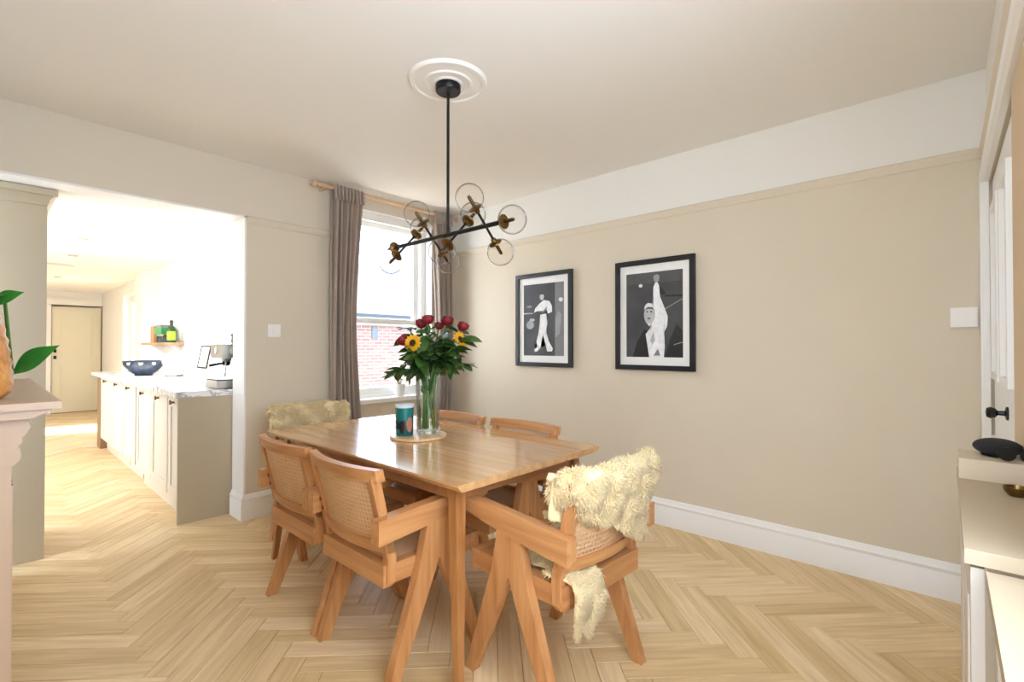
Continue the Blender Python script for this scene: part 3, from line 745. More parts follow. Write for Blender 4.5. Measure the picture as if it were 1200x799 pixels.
def make_rose(lat, h, dep, label, sc=1.0):
    t, head, pts = flower_root('rose', label, 'rose', lat, h - .02, dep, 'red roses in the vase')
    b = finish('bud', lathe(B(), [(0, -.004), (.010, -.002), (.013, .01), (.012, .03), (.004, .036), (0, .036)], 14, (0, 0, 0)), M_rose, t, smooth=True)
    up = (pts[-1] - pts[-3]).normalized() + Vector((random.uniform(-.2, .2), random.uniform(-.2, .2), .4))
    b.rotation_mode = 'QUATERNION'; b.rotation_quaternion = up.to_track_quat('Z', 'Y'); b.location = head; b.scale = (sc, sc, sc)
    for lv, (me, cnt) in enumerate(zip(PET, (3, 4, 5))):
        for k in range(cnt):
            o = bpy.data.objects.new('petal', me); COL.objects.link(o); o.parent = b; o.rotation_euler = (0, 0, 2 * PI * k / cnt + lv * .7)
    for k in range(4):
        a = k * PI / 2; add_leaf(SEP, head, (math.cos(a), math.sin(a), .2), t, 0, 1, 'sepal')
    leaves_on(t, pts, 10)
SEP = leaf_mesh('sepal', .026, .005)
K = lambda px: (px - 600) / 561 * 2.64 + .498     # sideways distance from the vase axis, metres
Hh = lambda py: 1.24 - (py - 405.4) / 561 * 2.64
for px, py, dep, lab in ((486, 380, .0, 'red rose second from the left along the top of the bouquet'), (496, 376, -.05, 'large red rose at the top left of the bouquet'), (504, 381, .06, 'small dark red rose at the top centre of the bouquet, half hidden'),
                         (516, 377, -.02, 'red rose at the top right of the bouquet above a long stem'), (532, 383, .02, 'red rose at the right edge above the right hand sunflower'), (468, 399, -.01, 'red rose low on the left edge beside the large sunflower')):
    make_rose(K(px), Hh(py), dep, lab, 1.0 if px != 504 else .8)
M_petal = mat('sunflower_petal', (232, 158, 12), .5, rgb2=(246, 190, 40), vscale=25)
SFP = leaf_mesh('petal', .034, .0085, M_petal, 5, .2)
def make_sunflower(lat, h, dep, face, label):
    t, head, pts = flower_root('sunflower', label, 'sunflower', lat, h, dep, 'sunflowers in the vase')
    d = Vector(face).normalized(); q = d.to_track_quat('Z', 'Y')
    c = finish('disc', lathe(B(), [(0, .012), (.010, .011), (.018, .006), (.021, 0), (.016, -.008), (0, -.01)], 24), mat('seed_brown', (48, 26, 12), .8, bump=.6, bscale=400), t, smooth=True)
    c.rotation_mode = 'QUATERNION'; c.rotation_quaternion = q; c.location = head
    for ring, cnt, r0, tilt in ((0, 15, .015, .12), (1, 15, .013, .34)):
        for k in range(cnt):
            a = 2 * PI * (k + .5 * ring) / cnt
            o = bpy.data.objects.new('petal', SFP); COL.objects.link(o); o.parent = c
            o.location = (r0 * math.cos(a), r0 * math.sin(a), .001); o.rotation_euler = (random.uniform(-.2, .2), -tilt + random.uniform(-.15, .15), a)
    leaves_on(t, pts, 8, True)
make_sunflower(K(480), Hh(402), -.09, -view * 1 - right * .35 + Vector((0, 0, .25)), 'open sunflower with a dark centre at the front left of the bouquet')
make_sunflower(K(532), Hh(398), -.03, -view * .55 + right * .8 + Vector((0, 0, .35)), 'sunflower turned sideways at the right of the bouquet')
make_sunflower(K(508), Hh(410), .12, view * .9 + Vector((0, 0, .5)), 'sunflower at the back of the bouquet among the leaves')
# foliage sprigs
sp = [(455, 440, -.02, 'leafy sprig drooping low to the left of the vase'), (537, 428, -.02, 'leafy sprig drooping at the right of the bouquet'), (470, 385, .05, 'leafy sprig at the upper left of the bouquet'), (524, 408, -.08, 'broad leafy sprig at the front right of the bouquet'),
      (488, 415, -.11, 'broad leafy sprig at the front left below the sunflower'), (510, 395, -.07, 'tall leafy sprig rising at the centre front of the bouquet'), (500, 400, .1, 'leafy sprig filling the back of the bouquet'), (518, 425, .06, 'leafy sprig behind the right side of the vase rim')]
for px, py, dep, lab in sp:
    t, head, pts = flower_root('leafy_sprig', lab, 'foliage', K(px), Hh(py), dep, 'green sprigs in the vase')
    leaves_on(t, pts, 16, px % 2 == 0, 5)
    for k in range(3):      # narrow leaves still on the stem inside the vase
        p = pts[2 + k % 2].lerp(pts[3 + k % 2], random.random()); a = random.uniform(0, 6.28); add_leaf(SEP, p, (.35 * math.cos(a), .35 * math.sin(a), 1), t, 0, 2.2)
    for k in range(3):
        a = random.uniform(0, 6.28); add_leaf(LEAF, head, Vector((math.cos(a), math.sin(a), .1)) + (right * (K(px) * 6)), t, 0, .9)
# patterned jar
jr = thing('candle_jar', 'small teal and black patterned jar beside the glass vase', 'jar', (1.512, 2.145, TH + .0155))
finish('jar_body', lathe(B(), [(0, 0), (.043, 0), (.045, .004), (.048, .15), (.044, .15), (.041, .02), (0, .02)], 36), mat('teal_glaze', (16, 128, 126), .25, rgb2=(10, 70, 74), vscale=5), jr, smooth='auto')
finish('rim', lathe(B(), [(.0435, .148), (.0485, .148), (.0488, .162), (.044, .162), (.0435, .148)], 36), mat('pale_rim', (214, 222, 224), .3), jr, smooth='auto')
def patch(bm, r0, r1, a0, a1, z0, z1, seg=8):
    A = []
    for i in range(seg + 1):
        a = a0 + (a1 - a0) * i / seg; k = math.sin(PI * i / seg) ** .5
        zm = (z0 + z1) / 2
        A.append([bm.verts.new(((r0 + (r1 - r0) * (z / .15)) * math.cos(a), (r0 + (r1 - r0) * (z / .15)) * math.sin(a), z)) for z in (zm - (zm - z0) * k, zm + (z1 - zm) * k)])
    for a, b in zip(A, A[1:]):
        try: bm.faces.new((a[0], b[0], b[1], a[1]))
        except ValueError: pass
    return bm
for (a0, a1, z0, z1, c, nm) in ((3.4, 4.35, .012, .085, (18, 22, 26), 'dark_motif'), (4.3, 5.1, .02, .10, (176, 116, 88), 'terracotta_motif'), (2.6, 3.5, .03, .09, (20, 26, 30), 'dark_motif')):
    finish(nm, patch(B(), .0456, .0486, a0, a1, z0, z1), mat(nm + '_paint', c, .35), jr, smooth=True)

# ------------------------------------------------------------------ curtains and rod
rod = thing('curtain_rod', 'pale wooden curtain pole with round finials above the window', 'curtain rod', (0, 0, 0))
RY, RZ = 3.61, 2.50
finish('pole', tube(B(), [(1.745, RY, RZ), (3.12, RY, RZ)], .015, 14), M_rod, rod, smooth='auto')
for x, s in ((1.745, -1), (3.12, 1)):
    finish('finial', lathe(B(), [(0, 0), (.016, 0), (.016, .008), (.011, .014), (.022, .022), (.028, .036), (.022, .05), (0, .058)], 20, (x, RY, RZ), 'x') if s > 0 else lathe(B(), [(0, 0), (.016, 0), (.016, -.008), (.011, -.014), (.022, -.022), (.028, -.036), (.022, -.05), (0, -.058)], 20, (x, RY, RZ), 'x'), M_rod, rod, smooth='auto')
for x in (1.80, 3.09):
    finish('bracket', tube(B(), [(x, RY, RZ - .012), (x, RY + .05, RZ - .012), (x, YB, RZ - .012)], .011, 10), M_rod, rod, smooth='auto')
def curtain(label, xa, xb, side, seed):
    t = thing('curtain', label, 'curtain', (0, 0, 0), 0, 'taupe curtains')
    rg = random.Random(seed); bm = B(); NX, NZ = 90, 40; rows = []
    folds = 6
    for j in range(NZ + 1):
        z = .03 + (RZ - .03) * j / NZ; row = []
        tz = j / NZ
        gather = 1 - .26 * math.sin(PI * min(1, (1 - tz) * 1.15)) ** 1.2
        amp = .034 * (1 - .35 * tz ** 8)
        for i in range(NX + 1):
            u = i / NX; ph = u * folds * 2 * PI
            w = (xb - xa) * gather
            x = (xa + u * w if side < 0 else xb - (1 - u) * w) + .006 * math.sin(ph * .5 + z * 2)
            y = RY + .004 + amp * math.sin(ph + .5 * math.sin(z * 1.7 + seed)) + .01 * math.sin(ph * 2.3 + z * 3 + seed) * (1 - tz)
            row.append(bm.verts.new((x, y, z)))
        rows.append(row)
    for j in range(NZ):
        for i in range(NX): bm.faces.new((rows[j][i], rows[j][i + 1], rows[j + 1][i + 1], rows[j + 1][i]))
    finish('drape', bm, M_curt, t, smooth=True).modifiers.new('t', 'SOLIDIFY').thickness = .003
    bm = B()      # gathered heading
    for k in range(9):
        x = xa + (xb - xa) * (k + .5) / 9
        pts = [(x + .006 * math.sin(k), RY - .028, RZ - .09), (x, RY - .03, RZ - .045), (x, RY - .024, RZ + .005), (x, RY - .004, RZ + .028)]
        tube(bm, pts, [.008, .011, .012, .008], 7)
    finish('heading', bm, M_curt, t, smooth=True)
curtain('taupe linen curtain at the left of the window by the light switch', 1.85, 2.125, -1, 1)
curtain('taupe linen curtain at the right of the window in the room corner', 2.86, 3.085, 1, 4)

# ------------------------------------------------------------------ framed prints on the right wall
def framed(label, y0, y1, z0, z1, fm, fig):
    cy, cz = (y0 + y1) / 2, (z0 + z1) / 2; w, h = y1 - y0, z1 - z0
    t = thing('framed_print', label, 'picture frame', (XR, cy, cz), 0, 'framed black and white prints'); fw = .035
    bm = B()
    box(bm, -.028, -.001, -w / 2, -w / 2 + fw, -h / 2, h / 2); box(bm, -.028, -.001, w / 2 - fw, w / 2, -h / 2, h / 2)
    box(bm, -.028, -.001, -w / 2 + fw, w / 2 - fw, -h / 2, -h / 2 + fw); box(bm, -.028, -.001, -w / 2 + fw, w / 2 - fw, h / 2 - fw, h / 2)
    finish('frame', bm, fm, t)
    mt = boxo('mount', (-.012, -.002, -w / 2 + fw, w / 2 - fw, -h / 2 + fw, h / 2 - fw), mat('mount_card', (244, 243, 240), .8), t)
    pw, ph = w - 2 * fw - .1, h - 2 * fw - .115
    pr = boxo('print', (-.0135, -.012, -pw / 2, pw / 2, -ph / 2, ph / 2), mat('print_dark', (62, 62, 66), .6, rgb2=(78, 78, 82), vscale=5), t)
    for k, (pts, c) in enumerate(fig):     # flat printed shapes; u to the viewer's right, v up
        nm = 'print_tone_%d' % c
        bm = B(); vs = [bm.verts.new((-.0137 - .0001 * k, pw / 2 - u * pw, -ph / 2 + v * ph)) for u, v in pts]
        f = bm.faces.new(vs); bmesh.ops.triangulate(bm, faces=[f])
        finish('printed_shape', bm, mat(nm, (c, c, c + 1), .6, var=.1, vscale=40), pr)
    boxo('glazing', (-.0175, -.0165, -w / 2 + fw, w / 2 - fw, -h / 2 + fw, h / 2 - fw), clear_glass('picture_glass', (1, 1, 1), .25, .05) if 'picture_glass' not in MATS else MATS['picture_glass'], t)
def ell(cx, cy, rx, ry, n=14): return [(cx + rx * math.cos(2 * PI * k / n), cy + ry * math.sin(2 * PI * k / n)) for k in range(n)]
fig1 = [([(.79, 0), (1, 0), (1, 1), (.79, 1)], 128), ([(.80, .25), (.9, .3), (.95, .55), (.86, .62), (.80, .5)], 158),
        (ell(.93, .76, .05, .03), 240), ([(.0, .585), (.24, .59), (.24, .60), (0, .605)], 200), (ell(.17, .43, .1, .06), 170), (ell(.22, .50, .07, .022), 190), (ell(.15, .69, .07, .014), 150),
        ([(.36, .06), (.28, .05), (.27, .09), (.36, .12), (.33, .2), (.38, .3), (.42, .42), (.43, .57), (.58, .58), (.61, .45), (.58, .34), (.64, .2), (.74, .1), (.72, .06), (.6, .06), (.56, .16), (.5, .3), (.47, .22), (.43, .1)], 236),
        ([(.27, .60), (.30, .66), (.4, .72), (.52, .77), (.66, .75), (.72, .68), (.72, .60), (.62, .58), (.6, .63), (.44, .62), (.34, .62)], 242),
        (ell(.47, .82, .055, .05), 205), ([(.41, .83), (.42, .87), (.47, .885), (.53, .87), (.53, .83), (.5, .85), (.44, .85)], 60), ([(.46, .60), (.6, .68), (.59, .64), (.5, .6)], 150)]
fig2 = [([(0, .87), (1, .87), (1, 1), (0, 1)], 84), ([(.66, .0), (1, .0), (1, .8), (.66, .75)], 72), ([(.7, .7), (1, .69), (1, .71), (.7, .72)], 30), ([(.7, .55), (1, .66), (1, .67), (.7, .565)], 150), ([(.78, .2), (.9, .38), (1, .3), (1, 0), (.7, 0)], 34),
        (ell(.27, .85, .035, .02), 250), ([(.12, .0), (.2, .18), (.34, .33), (.42, .3), (.45, 0)], 30), ([(.85, .14), (1, .17), (1, .18), (.85, .15)], 150),
        ([(.42, 0), (.40, .12), (.36, .27), (.44, .34), (.47, .40), (.5, .5), (.49, .66), (.5, .82), (.55, .90), (.60, .84), (.62, .70), (.68, .6), (.75, .47), (.74, .36), (.68, .28), (.70, .12), (.68, 0)], 242),
        ([(.51, .90), (.50, .95), (.56, .97), (.61, .95), (.6, .89), (.55, .87)], 160), ([(.61, .82), (.66, .8), (.72, .74), (.66, .72), (.61, .74)], 36),
        (ell(.43, .50, .10, .115), 190), ([(.33, .56), (.35, .61), (.40, .64), (.48, .63), (.53, .57), (.48, .59), (.40, .595)], 225), ([(.345, .555), (.40, .59), (.48, .585), (.52, .55), (.48, .565), (.40, .57)], 70), (ell(.39, .535, .018, .01), 60), (ell(.46, .535, .018, .01), 60), ([(.35, .43), (.43, .36), (.5, .42), (.46, .40), (.4, .40)], 232), (ell(.42, .455, .03, .011), 90),
        ([(.44, .2), (.5, .3), (.53, .2), (.48, .14)], 190), ([(.5, .02), (.58, .1), (.62, .02)], 130)]
framed('black framed print of a standing white-clad figure, nearer the window', 2.217, 2.817, 1.066, 1.860, mat('dark_frame', (34, 37, 42), .35), fig1)
framed('black framed print of a figure raising one arm, nearer the door', 1.23, 1.822, 1.069, 1.855, mat('black_frame', (20, 21, 24), .4), fig2)

# ------------------------------------------------------------------ switches
M_plastic = mat('white_plastic', (240, 236, 230), .4)
sw = thing('light_switch', 'white double light switch on the wall near the panelled door', 'light switch', (XR, -.064, 1.378))
boxo('plate', (-.022, -.0005, -.048, .048, -.047, .047), M_plastic, sw, bevel=.004)
for y in (-.022, .022): boxo('rocker', (-.026, -.021, y - .014, y + .014, -.022, .022), M_plastic, sw, bevel=.002)
sw = thing('light_switch', 'white single light switch between the kitchen opening and curtain', 'light switch', (1.448, YB, 1.354))
boxo('plate', (-.046, .046, -.012, -.0005, -.047, .047), M_plastic, sw, bevel=.004)
boxo('rocker', (-.014, .014, -.016, -.011, -.022, .022), M_plastic, sw, bevel=.002)

# ------------------------------------------------------------------ fireplace surround at the left edge
M_mantel = mat('mantel_paint', (170, 142, 116), .4, var=.03, vscale=4)
mn = thing('fireplace_surround', 'cream painted fireplace mantel with carved corbels at the left edge', 'fireplace', (0, 0, 0))
MY0, MY1 = 1.427, 2.515
finish('mantel_shelf', box(B(), XL + .001, .115, MY0, MY1, 1.105, 1.12), M_mantel, mn, bevel=.004, segs=2)
prof = [(XL + .001, 1.086), (.07, 1.086), (.08, 1.092), (.094, 1.096), (.102, 1.105), (XL + .001, 1.105)]
finish('cornice', prism(B(), prof, 'y', MY0 + .012, MY1 - .012), M_mantel, mn, smooth='auto')
boxo('frieze_board', (XL + .001, .02, MY0 + .06, MY1 - .06, .86, 1.086), M_mantel, mn)
for y0 in (MY0 + .045, MY1 - .185):
    y1 = y0 + .14
    pl = boxo('pilaster', (XL + .001, .041, y0, y1, .12, .99), M_mantel, mn, bevel=.006)
    for k in range(3): boxo('flute', (.04, .0445, y0 + .02 + k * .038, y0 + .042 + k * .038, .2, .94), M_mantel, pl, bevel=.002)
    boxo('plinth_block', (XL + .001, .052, y0 - .006, y1 + .006, 0, .13), M_mantel, mn, bevel=.004)
    prof = [(XL + .001, .985), (.043, .985), (.053, .995), (.056, 1.008), (.05, 1.018), (.05, 1.026), (.058, 1.034), (.054, 1.044), (.062, 1.05), (.07, 1.064), (.064, 1.074), (.07, 1.086), (XL + .001, 1.086)]
    finish('corbel', prism(B(), prof, 'y', y0 - .004, y1 + .004), M_mantel, mn, smooth='auto')
mv = thing('plant_vase', 'amber textured vase on the mantel shelf', 'vase', (-.032, 1.60, 1.1205))
bm = B(); prof = [(0, 0), (.06, 0), (.075, .012)]
for k in range(15): prof.append((.077 + .0035 * (k % 2) - .00012 * k * k, .02 + k * .0125))
prof += [(.05, .215), (.036, .23), (.034, .25), (.03, .25), (.03, .2), (0, .19)]
lathe(bm, prof, 30); finish('vase_body', bm, mat('amber_ceramic', (150, 90, 36), .35, rgb2=(204, 142, 70), vscale=28, bump=.8, bscale=45), mv, smooth=True)
pl = thing('potted_greenery', 'broad glossy green leaves spilling from the amber mantel vase', 'plant', (-.032, 1.60, 1.15), 0)
BIG = leaf_mesh('leaf', .24, .045, M_leafb, 12, .12, 1.25)
def blade(p0, p1, sc=1, roll=0):
    p0, p1 = Vector(p0), Vector(p1); d = p1 - p0
    finish('stem', tube(B(), [(0, 0, .03), (p0.x * .3, p0.y * .3, .2), (p0.x * .8, p0.y * .8, max(.22, p0.z + .03)), p0], .004, 7), M_stem, pl, smooth=True)
    xx = d.normalized(); zz = (Vector((0, 0, 1)) * math.cos(roll) + Vector((-syaw, -cyaw, 0)) * math.sin(roll)); zz = (zz - xx * zz.dot(xx)).normalized()
    o = add_leaf(BIG, p0, d, pl, 0, 1); o.rotation_quaternion = Matrix((xx, zz.cross(xx), zz)).transposed().to_quaternion(); o.scale = (d.length / .24, sc, sc)
blade((.082, .206, .016), (.152, .128, .095), .62, R(75))
blade((.044, .173, .195), (.09, .122, .229), .42, R(75))
blade((-.02, .05, .24), (-.05, .2, .40), .8, 0)

# ------------------------------------------------------------------ sideboard, lower cabinet and things on them at the right edge
M_sb = mat('off_white_furniture', (172, 154, 128), .45)
M_ivory = mat('ivory_paint', (206, 196, 182), .45)
sb = thing('sideboard', 'slim off-white sideboard against the door wall at the right edge', 'sideboard', (0, 0, 0))
finish('top', box(B(), 1.112, 1.855, YF + .001, -.02, .875, .9), M_sb, sb, bevel=.004)
boxo('carcass', (1.125, 1.84, YF + .001, -.045, .06, .875), M_sb, sb)
for x0, x1 in ((1.13, 1.48), (1.487, 1.835)):
    dr = boxo('door', (x0, x1, -.045, -.028, .09, .865), M_ivory, sb, bevel=.003)
    boxo('panel_moulding', (x0 + .05, x1 - .05, -.029, -.025, .15, .80), M_ivory, dr, bevel=.002)
boxo('plinth', (1.13, 1.835, YF + .001, -.055, 0, .06), M_sb, sb)
lo = thing('radiator_cover', 'white slatted radiator cover adjoining the sideboard in the bottom right corner', 'radiator cover', (0, 0, 0))
finish('top', box(B(), .48, 1.109, YF + .001, -.046, .845, .87), M_sb, lo, bevel=.003)
for x in (.49, .775, 1.06): boxo('post', (x, x + .045, -.09, -.056, 0, .845), M_ivory, lo, bevel=.002)
for z in (.08, .79): boxo('rail', (.49, 1.105, -.086, -.06, z, z + .055), M_ivory, lo)
for x0, x1 in ((.535, .775), (.82, 1.06)):
    for k in range(9):
        xx = x0 + (x1 - x0) * (k + .5) / 9; boxo('slat', (xx - .008, xx + .008, -.079, -.068, .135, .79), M_ivory, lo)
boxo('radiator', (.52, 1.09, YF + .01, YF + .045, .12, .76), mat('radiator_grey', (150, 150, 150), .5), lo)
bx = finish('white_box', box(B(), 1.69, 1.835, YF + .004, -.022, .9005, .952), mat('box_card', (204, 188, 164), .5), bevel=.003); tag(bx, 'flat off-white box at the far end of the sideboard', 'box')
sk = thing('speaker', 'rounded black speaker lying on the flat white box', 'speaker', (1.783, -.098, .9525))
bm = B(); sphere(bm, (0, 0, .0235), .0235, 28, 16, (2.1, 2.05, .95)); finish('shell', bm, mat('black_fabric', (20, 20, 24), .75, bump=.4, bscale=900), sk, smooth=True)
finish('base_ring', lathe(B(), [(0, 0), (.03, 0), (.034, .003), (.03, .006), (0, .006)], 28), M_black, sk, smooth='auto')
gl = thing('sunglasses', 'black glossy sunglasses lying on the sideboard by the speaker', 'sunglasses', (1.703, -.128, .9525), R(4)); gl.scale = (.25, .7, .7)
M_gl = mat('black_gloss', (10, 10, 12), .12)
for y in (-.028, .026):
    bm = B(); lathe(bm, [(0, .003), (.02, .002), (.024, 0), (.024, -.003), (0, -.001)], 20, (0, y, .028), 'x'); finish('lens', bm, M_gl, gl, smooth='auto')
    finish('temple_arm', tube(B(), [(0, y + (-.022 if y < 0 else .022), .034), (.07, y + (-.022 if y < 0 else .022), .032), (.11, y + (-.02 if y < 0 else .02), .006)], .0028, 8), M_gl, gl, smooth=True)
finish('bridge', tube(B(), [(0, -.008, .034), (0, 0, .037), (0, .008, .034)], .0025, 8), M_gl, gl, smooth=True)
ds = finish('brass_dish', lathe(B(), [(0, 0), (.014, 0), (.022, .010), (.024, .020), (.021, .020), (.018, .010), (0, .004)], 28, (1.575, -.117, .9005)), M_brass, smooth='auto')
tag(ds, 'small brass dish on the sideboard at the right edge', 'dish')

# ------------------------------------------------------------------ kitchen furniture
ld = thing('larder_cabinet', 'tall greige larder cabinet with cornice at the left of the kitchen opening', 'cabinet', (0, 0, 0))
boxo('end_panel', (-.95, .243, 3.905, 3.93, 0, 2.06), M_greige, ld, bevel=.003)
finish('cornice', prism(B(), [(-.95, 2.06), (.243, 2.06), (.25, 2.075), (.255, 2.10), (.275, 2.125), (.287, 2.14), (.287, 2.157), (-.95, 2.157)], 'y', 3.895, 4.58), M_greige, ld, smooth='auto')
boxo('cornice_front', (-.95, .287, 3.868, 3.9, 2.12, 2.155), M_greige, ld, bevel=.008)
boxo('body', (-.95, .224, 3.93, 4.55, 0, 2.06), M_greige, ld)
for z0, z1 in ((.12, .9), (.92, 2.04)):
    dr = boxo('door', (.225, .246, 3.93, 4.52, z0, z1), M_greige, ld, bevel=.002)
    boxo('finger_rail', (.246, .248, 3.96, 3.98, (z0 + z1) / 2 - .08, (z0 + z1) / 2 + .08), M_greige, dr)
def unit(y0, y1, label, endpanel=False, xf=.925):
    t = thing('base_cabinet', label, 'cabinet', (0, 0, 0), 0, 'shaker kitchen base cabinets')
    boxo('carcass', (xf + .02, KX - .002, y0, y1, .13, .878), M_cabf, t)
    boxo('plinth', (xf + .06, KX - .01, y0, y1, 0, .13), M_cabf, t)
    dr = finish('door', box(B(), xf + .007, xf + .02, y0 + .003, y1 - .003, .145, .872), M_cabf, t)
    st = .075
    for b6 in ((xf, xf + .007, y0 + .003, y0 + st, .145, .872), (xf, xf + .007, y1 - st, y1 - .003, .145, .872), (xf, xf + .007, y0 + st, y1 - st, .145, .22), (xf, xf + .007, y0 + st, y1 - st, .797, .872)):
        boxo('door_stile', b6, M_cabf, dr)
    yk = (y0 + y1) / 2
    finish('cup_handle', lathe(B(), [(0, 0), (.008, 0), (.007, -.014), (.017, -.02), (.017, -.028), (0, -.032)], 16, (xf, yk, .834), 'x'), M_brass, dr, smooth='auto')
    if endpanel: boxo('end_panel', (.905, KX - .002, y0 - .022, y0, 0, .878), M_greige, t)
un = [(3.965, 4.30), (4.32, 4.84), (4.84, 5.40), (5.56, 6.14), (6.16, 6.80), (6.82, 7.5)]
lb = ['narrow base cabinet with a wide greige end panel nearest the dining room', 'second white shaker base cabinet from the dining room', 'third white shaker base cabinet, just before the step in the run', 'white shaker base cabinet just past the step in the run',
      'white shaker base cabinet below the bowl, second from the far end', 'white shaker base cabinet at the far end of the run']
for i, ((a, b), l) in enumerate(zip(un, lb)): unit(a, b, l, i == 0, .925 if i < 3 else .945)
ep = boxo('end_leg', (.95, KX - .01, 7.56, 7.8, .0, .878), mat('brown_end', (150, 118, 86), .6)); tag(ep, 'brown end support under the far end of the worktop', 'panel')
wt = finish('worktop', box(B(), .893, KX - .001, 3.938, 7.82, .8785, .92), M_marble, bevel=.004); tag(wt, 'white veined marble worktop along the kitchen cabinets', 'worktop')
# espresso machine (faces the aisle)
M_steel = mat('brushed_steel', (176, 172, 164), .32, 1)
em = thing('espresso_machine', 'brushed steel espresso machine at the near end of the worktop', 'coffee machine', (1.325, 4.14, .9205))
finish('base', box(B(), -.165, .15, -.14, .14, .004, .06), M_steel, em, bevel=.008, segs=2)
boxo('drip_tray', (-.16, .03, -.12, .12, .06, .067), M_black, em)
finish('body', box(B(), .03, .15, -.14, .14, .06, .335), M_steel, em, bevel=.012, segs=2)
finish('head', box(B(), -.13, .03, -.14, .14, .225, .335), M_steel, em, bevel=.012, segs=2)
finish('gauge', lathe(B(), [(0, 0), (.026, 0), (.026, -.006), (.02, -.008), (0, -.008)], 24, (-.13, 0, .285), 'x'), M_white, em, smooth='auto')
finish('gauge', lathe(B(), [(0, 0), (.03, 0), (.03, -.006), (.022, -.008), (0, -.008)], 24, (-.055, -.14, .285), 'y'), mat('gauge_face', (205, 202, 196), .3), em, smooth='auto')
finish('group_head', lathe(B(), [(0, .232), (.036, .232), (.036, .205), (.03, .198), (0, .198)], 24, (-.06, 0, 0)), M_steel, em, smooth='auto')
pf = finish('portafilter', lathe(B(), [(0, .2), (.03, .2), (.028, .172), (.01, .165), (0, .165)], 22, (-.06, 0, 0)), M_black, em, smooth='auto')
finish('handle', tube(B(), [(-.09, 0, .185), (-.14, -.02, .18), (-.185, -.035, .172)], [.008, .011, .012], 12), M_black, pf, smooth=True)
finish('steam_wand', tube(B(), [(-.09, -.1, .23), (-.10, -.115, .17), (-.105, -.12, .09)], .005, 8), M_steel, em, smooth=True)
finish('knock_jug', lathe(B(), [(0, .068), (.03, .068), (.032, .07), (.027, .125), (.024, .125), (0, .08)], 20, (0.0, -.06, 0)), mat('dark_jug', (60, 56, 54), .3, .8), em, smooth='auto')
def lathed(name, label, cat, prof, m, loc, group=None, seg=24):
    o = finish(name, lathe(B(), prof, seg), m, smooth='auto'); o.location = loc; return tag(o, label, cat, group)
mg = thing('steel_mug', 'steel mug standing on the espresso machine', 'mug', (1.335, 4.14, 1.2565))
finish('cup', lathe(B(), [(0, 0), (.034, 0), (.036, .004), (.038, .085), (.035, .085), (.033, .008), (0, .006)], 24), mat('mug_steel', (150, 140, 118), .35, .8), mg, smooth='auto')
finish('handle', tube(B(), [(-.034, -.004, .07), (-.058, -.006, .066), (-.062, -.006, .04), (-.036, -.004, .02)], .005, 8), M_steel, mg, smooth=True)
# bowl, kettle, leaning frame
bw = thing('bowl', 'dark blue patterned bowl on the worktop', 'bowl', (1.165, 6.45, .9205))
finish('bowl_body', lathe(B(), [(0, 0), (.08, 0), (.082, .012), (.13, .05), (.172, .105), (.185, .16), (.178, .16), (.164, .108), (.12, .055), (0, .02)], 40), mat('blue_glaze', (24, 34, 52), .25, rgb2=(52, 64, 82), vscale=14), bw, smooth='auto')
for k in range(10):
    a = 2 * PI * k / 10; finish('painted_spot', lathe(B(), [(0, .001), (.02, 0), (0, -.001)], 12, (0, 0, 0), 'x'), mat('pale_glaze', (190, 196, 196), .3), bw).matrix_local = Matrix.Translation((.183 * math.cos(a), .183 * math.sin(a), .135)) @ Matrix.Rotation(a, 4, 'Z') @ Matrix.Rotation(R(-12), 4, 'Y')
kt = thing('kettle', 'cream electric kettle on the worktop beside the bowl', 'kettle', (1.34, 6.0, .9205))
M_cr = mat('cream_enamel', (232, 226, 206), .3)
finish('kettle_body', lathe(B(), [(0, .02), (.075, .02), (.078, .03), (.074, .12), (.06, .195), (.045, .215), (.012, .222), (.012, .236), (0, .238)], 28), M_cr, kt, smooth='auto')
finish('base', lathe(B(), [(0, 0), (.08, 0), (.082, .01), (.076, .02), (0, .02)], 28), mat('grey_base', (120, 118, 112), .5), kt, smooth='auto')
finish('handle', tube(B(), [(.035, -.03, .2), (.075, -.065, .205), (.095, -.085, .17), (.09, -.08, .1), (.06, -.05, .06)], .010, 10), M_cr, kt, smooth=True)
finish('spout', tube(B(), [(-.05, .03, .14), (-.09, .055, .175), (-.105, .06, .2)], [.018, .013, .011], 12), M_cr, kt, smooth=True)
fr = thing('small_frame', 'small black framed picture of a yellow flower leaning on the kitchen sill', 'picture frame', (1.56, 5.9, 1.0005), R(0))
fr.rotation_euler = (0, R(10), 0)
bm = B(); 
for b6 in ((0, .014, -.16, -.142, 0, .25), (0, .014, .142, .16, 0, .25), (0, .014, -.142, .142, 0, .018), (0, .014, -.142, .142, .232, .25)): box(bm, *b6)
finish('frame', bm, M_black, fr); boxo('print', (.006, .01, -.142, .142, .018, .232), mat('print_paper', (244, 242, 236), .7), fr)
for k in range(8):
    a = 2 * PI * k / 8; bm = B(); vs = [bm.verts.new((.0055, .035 * math.cos(a) * u + .02 * math.sin(a) * w, .12 + .035 * math.sin(a) * u - .02 * math.cos(a) * w)) for u, w in ((.1, 0), (.8, .5), (1.2, 0), (.8, -.5))]; bm.faces.new(vs); finish('flower_petal', bm, mat('print_yellow', (224, 188, 70), .6), fr)
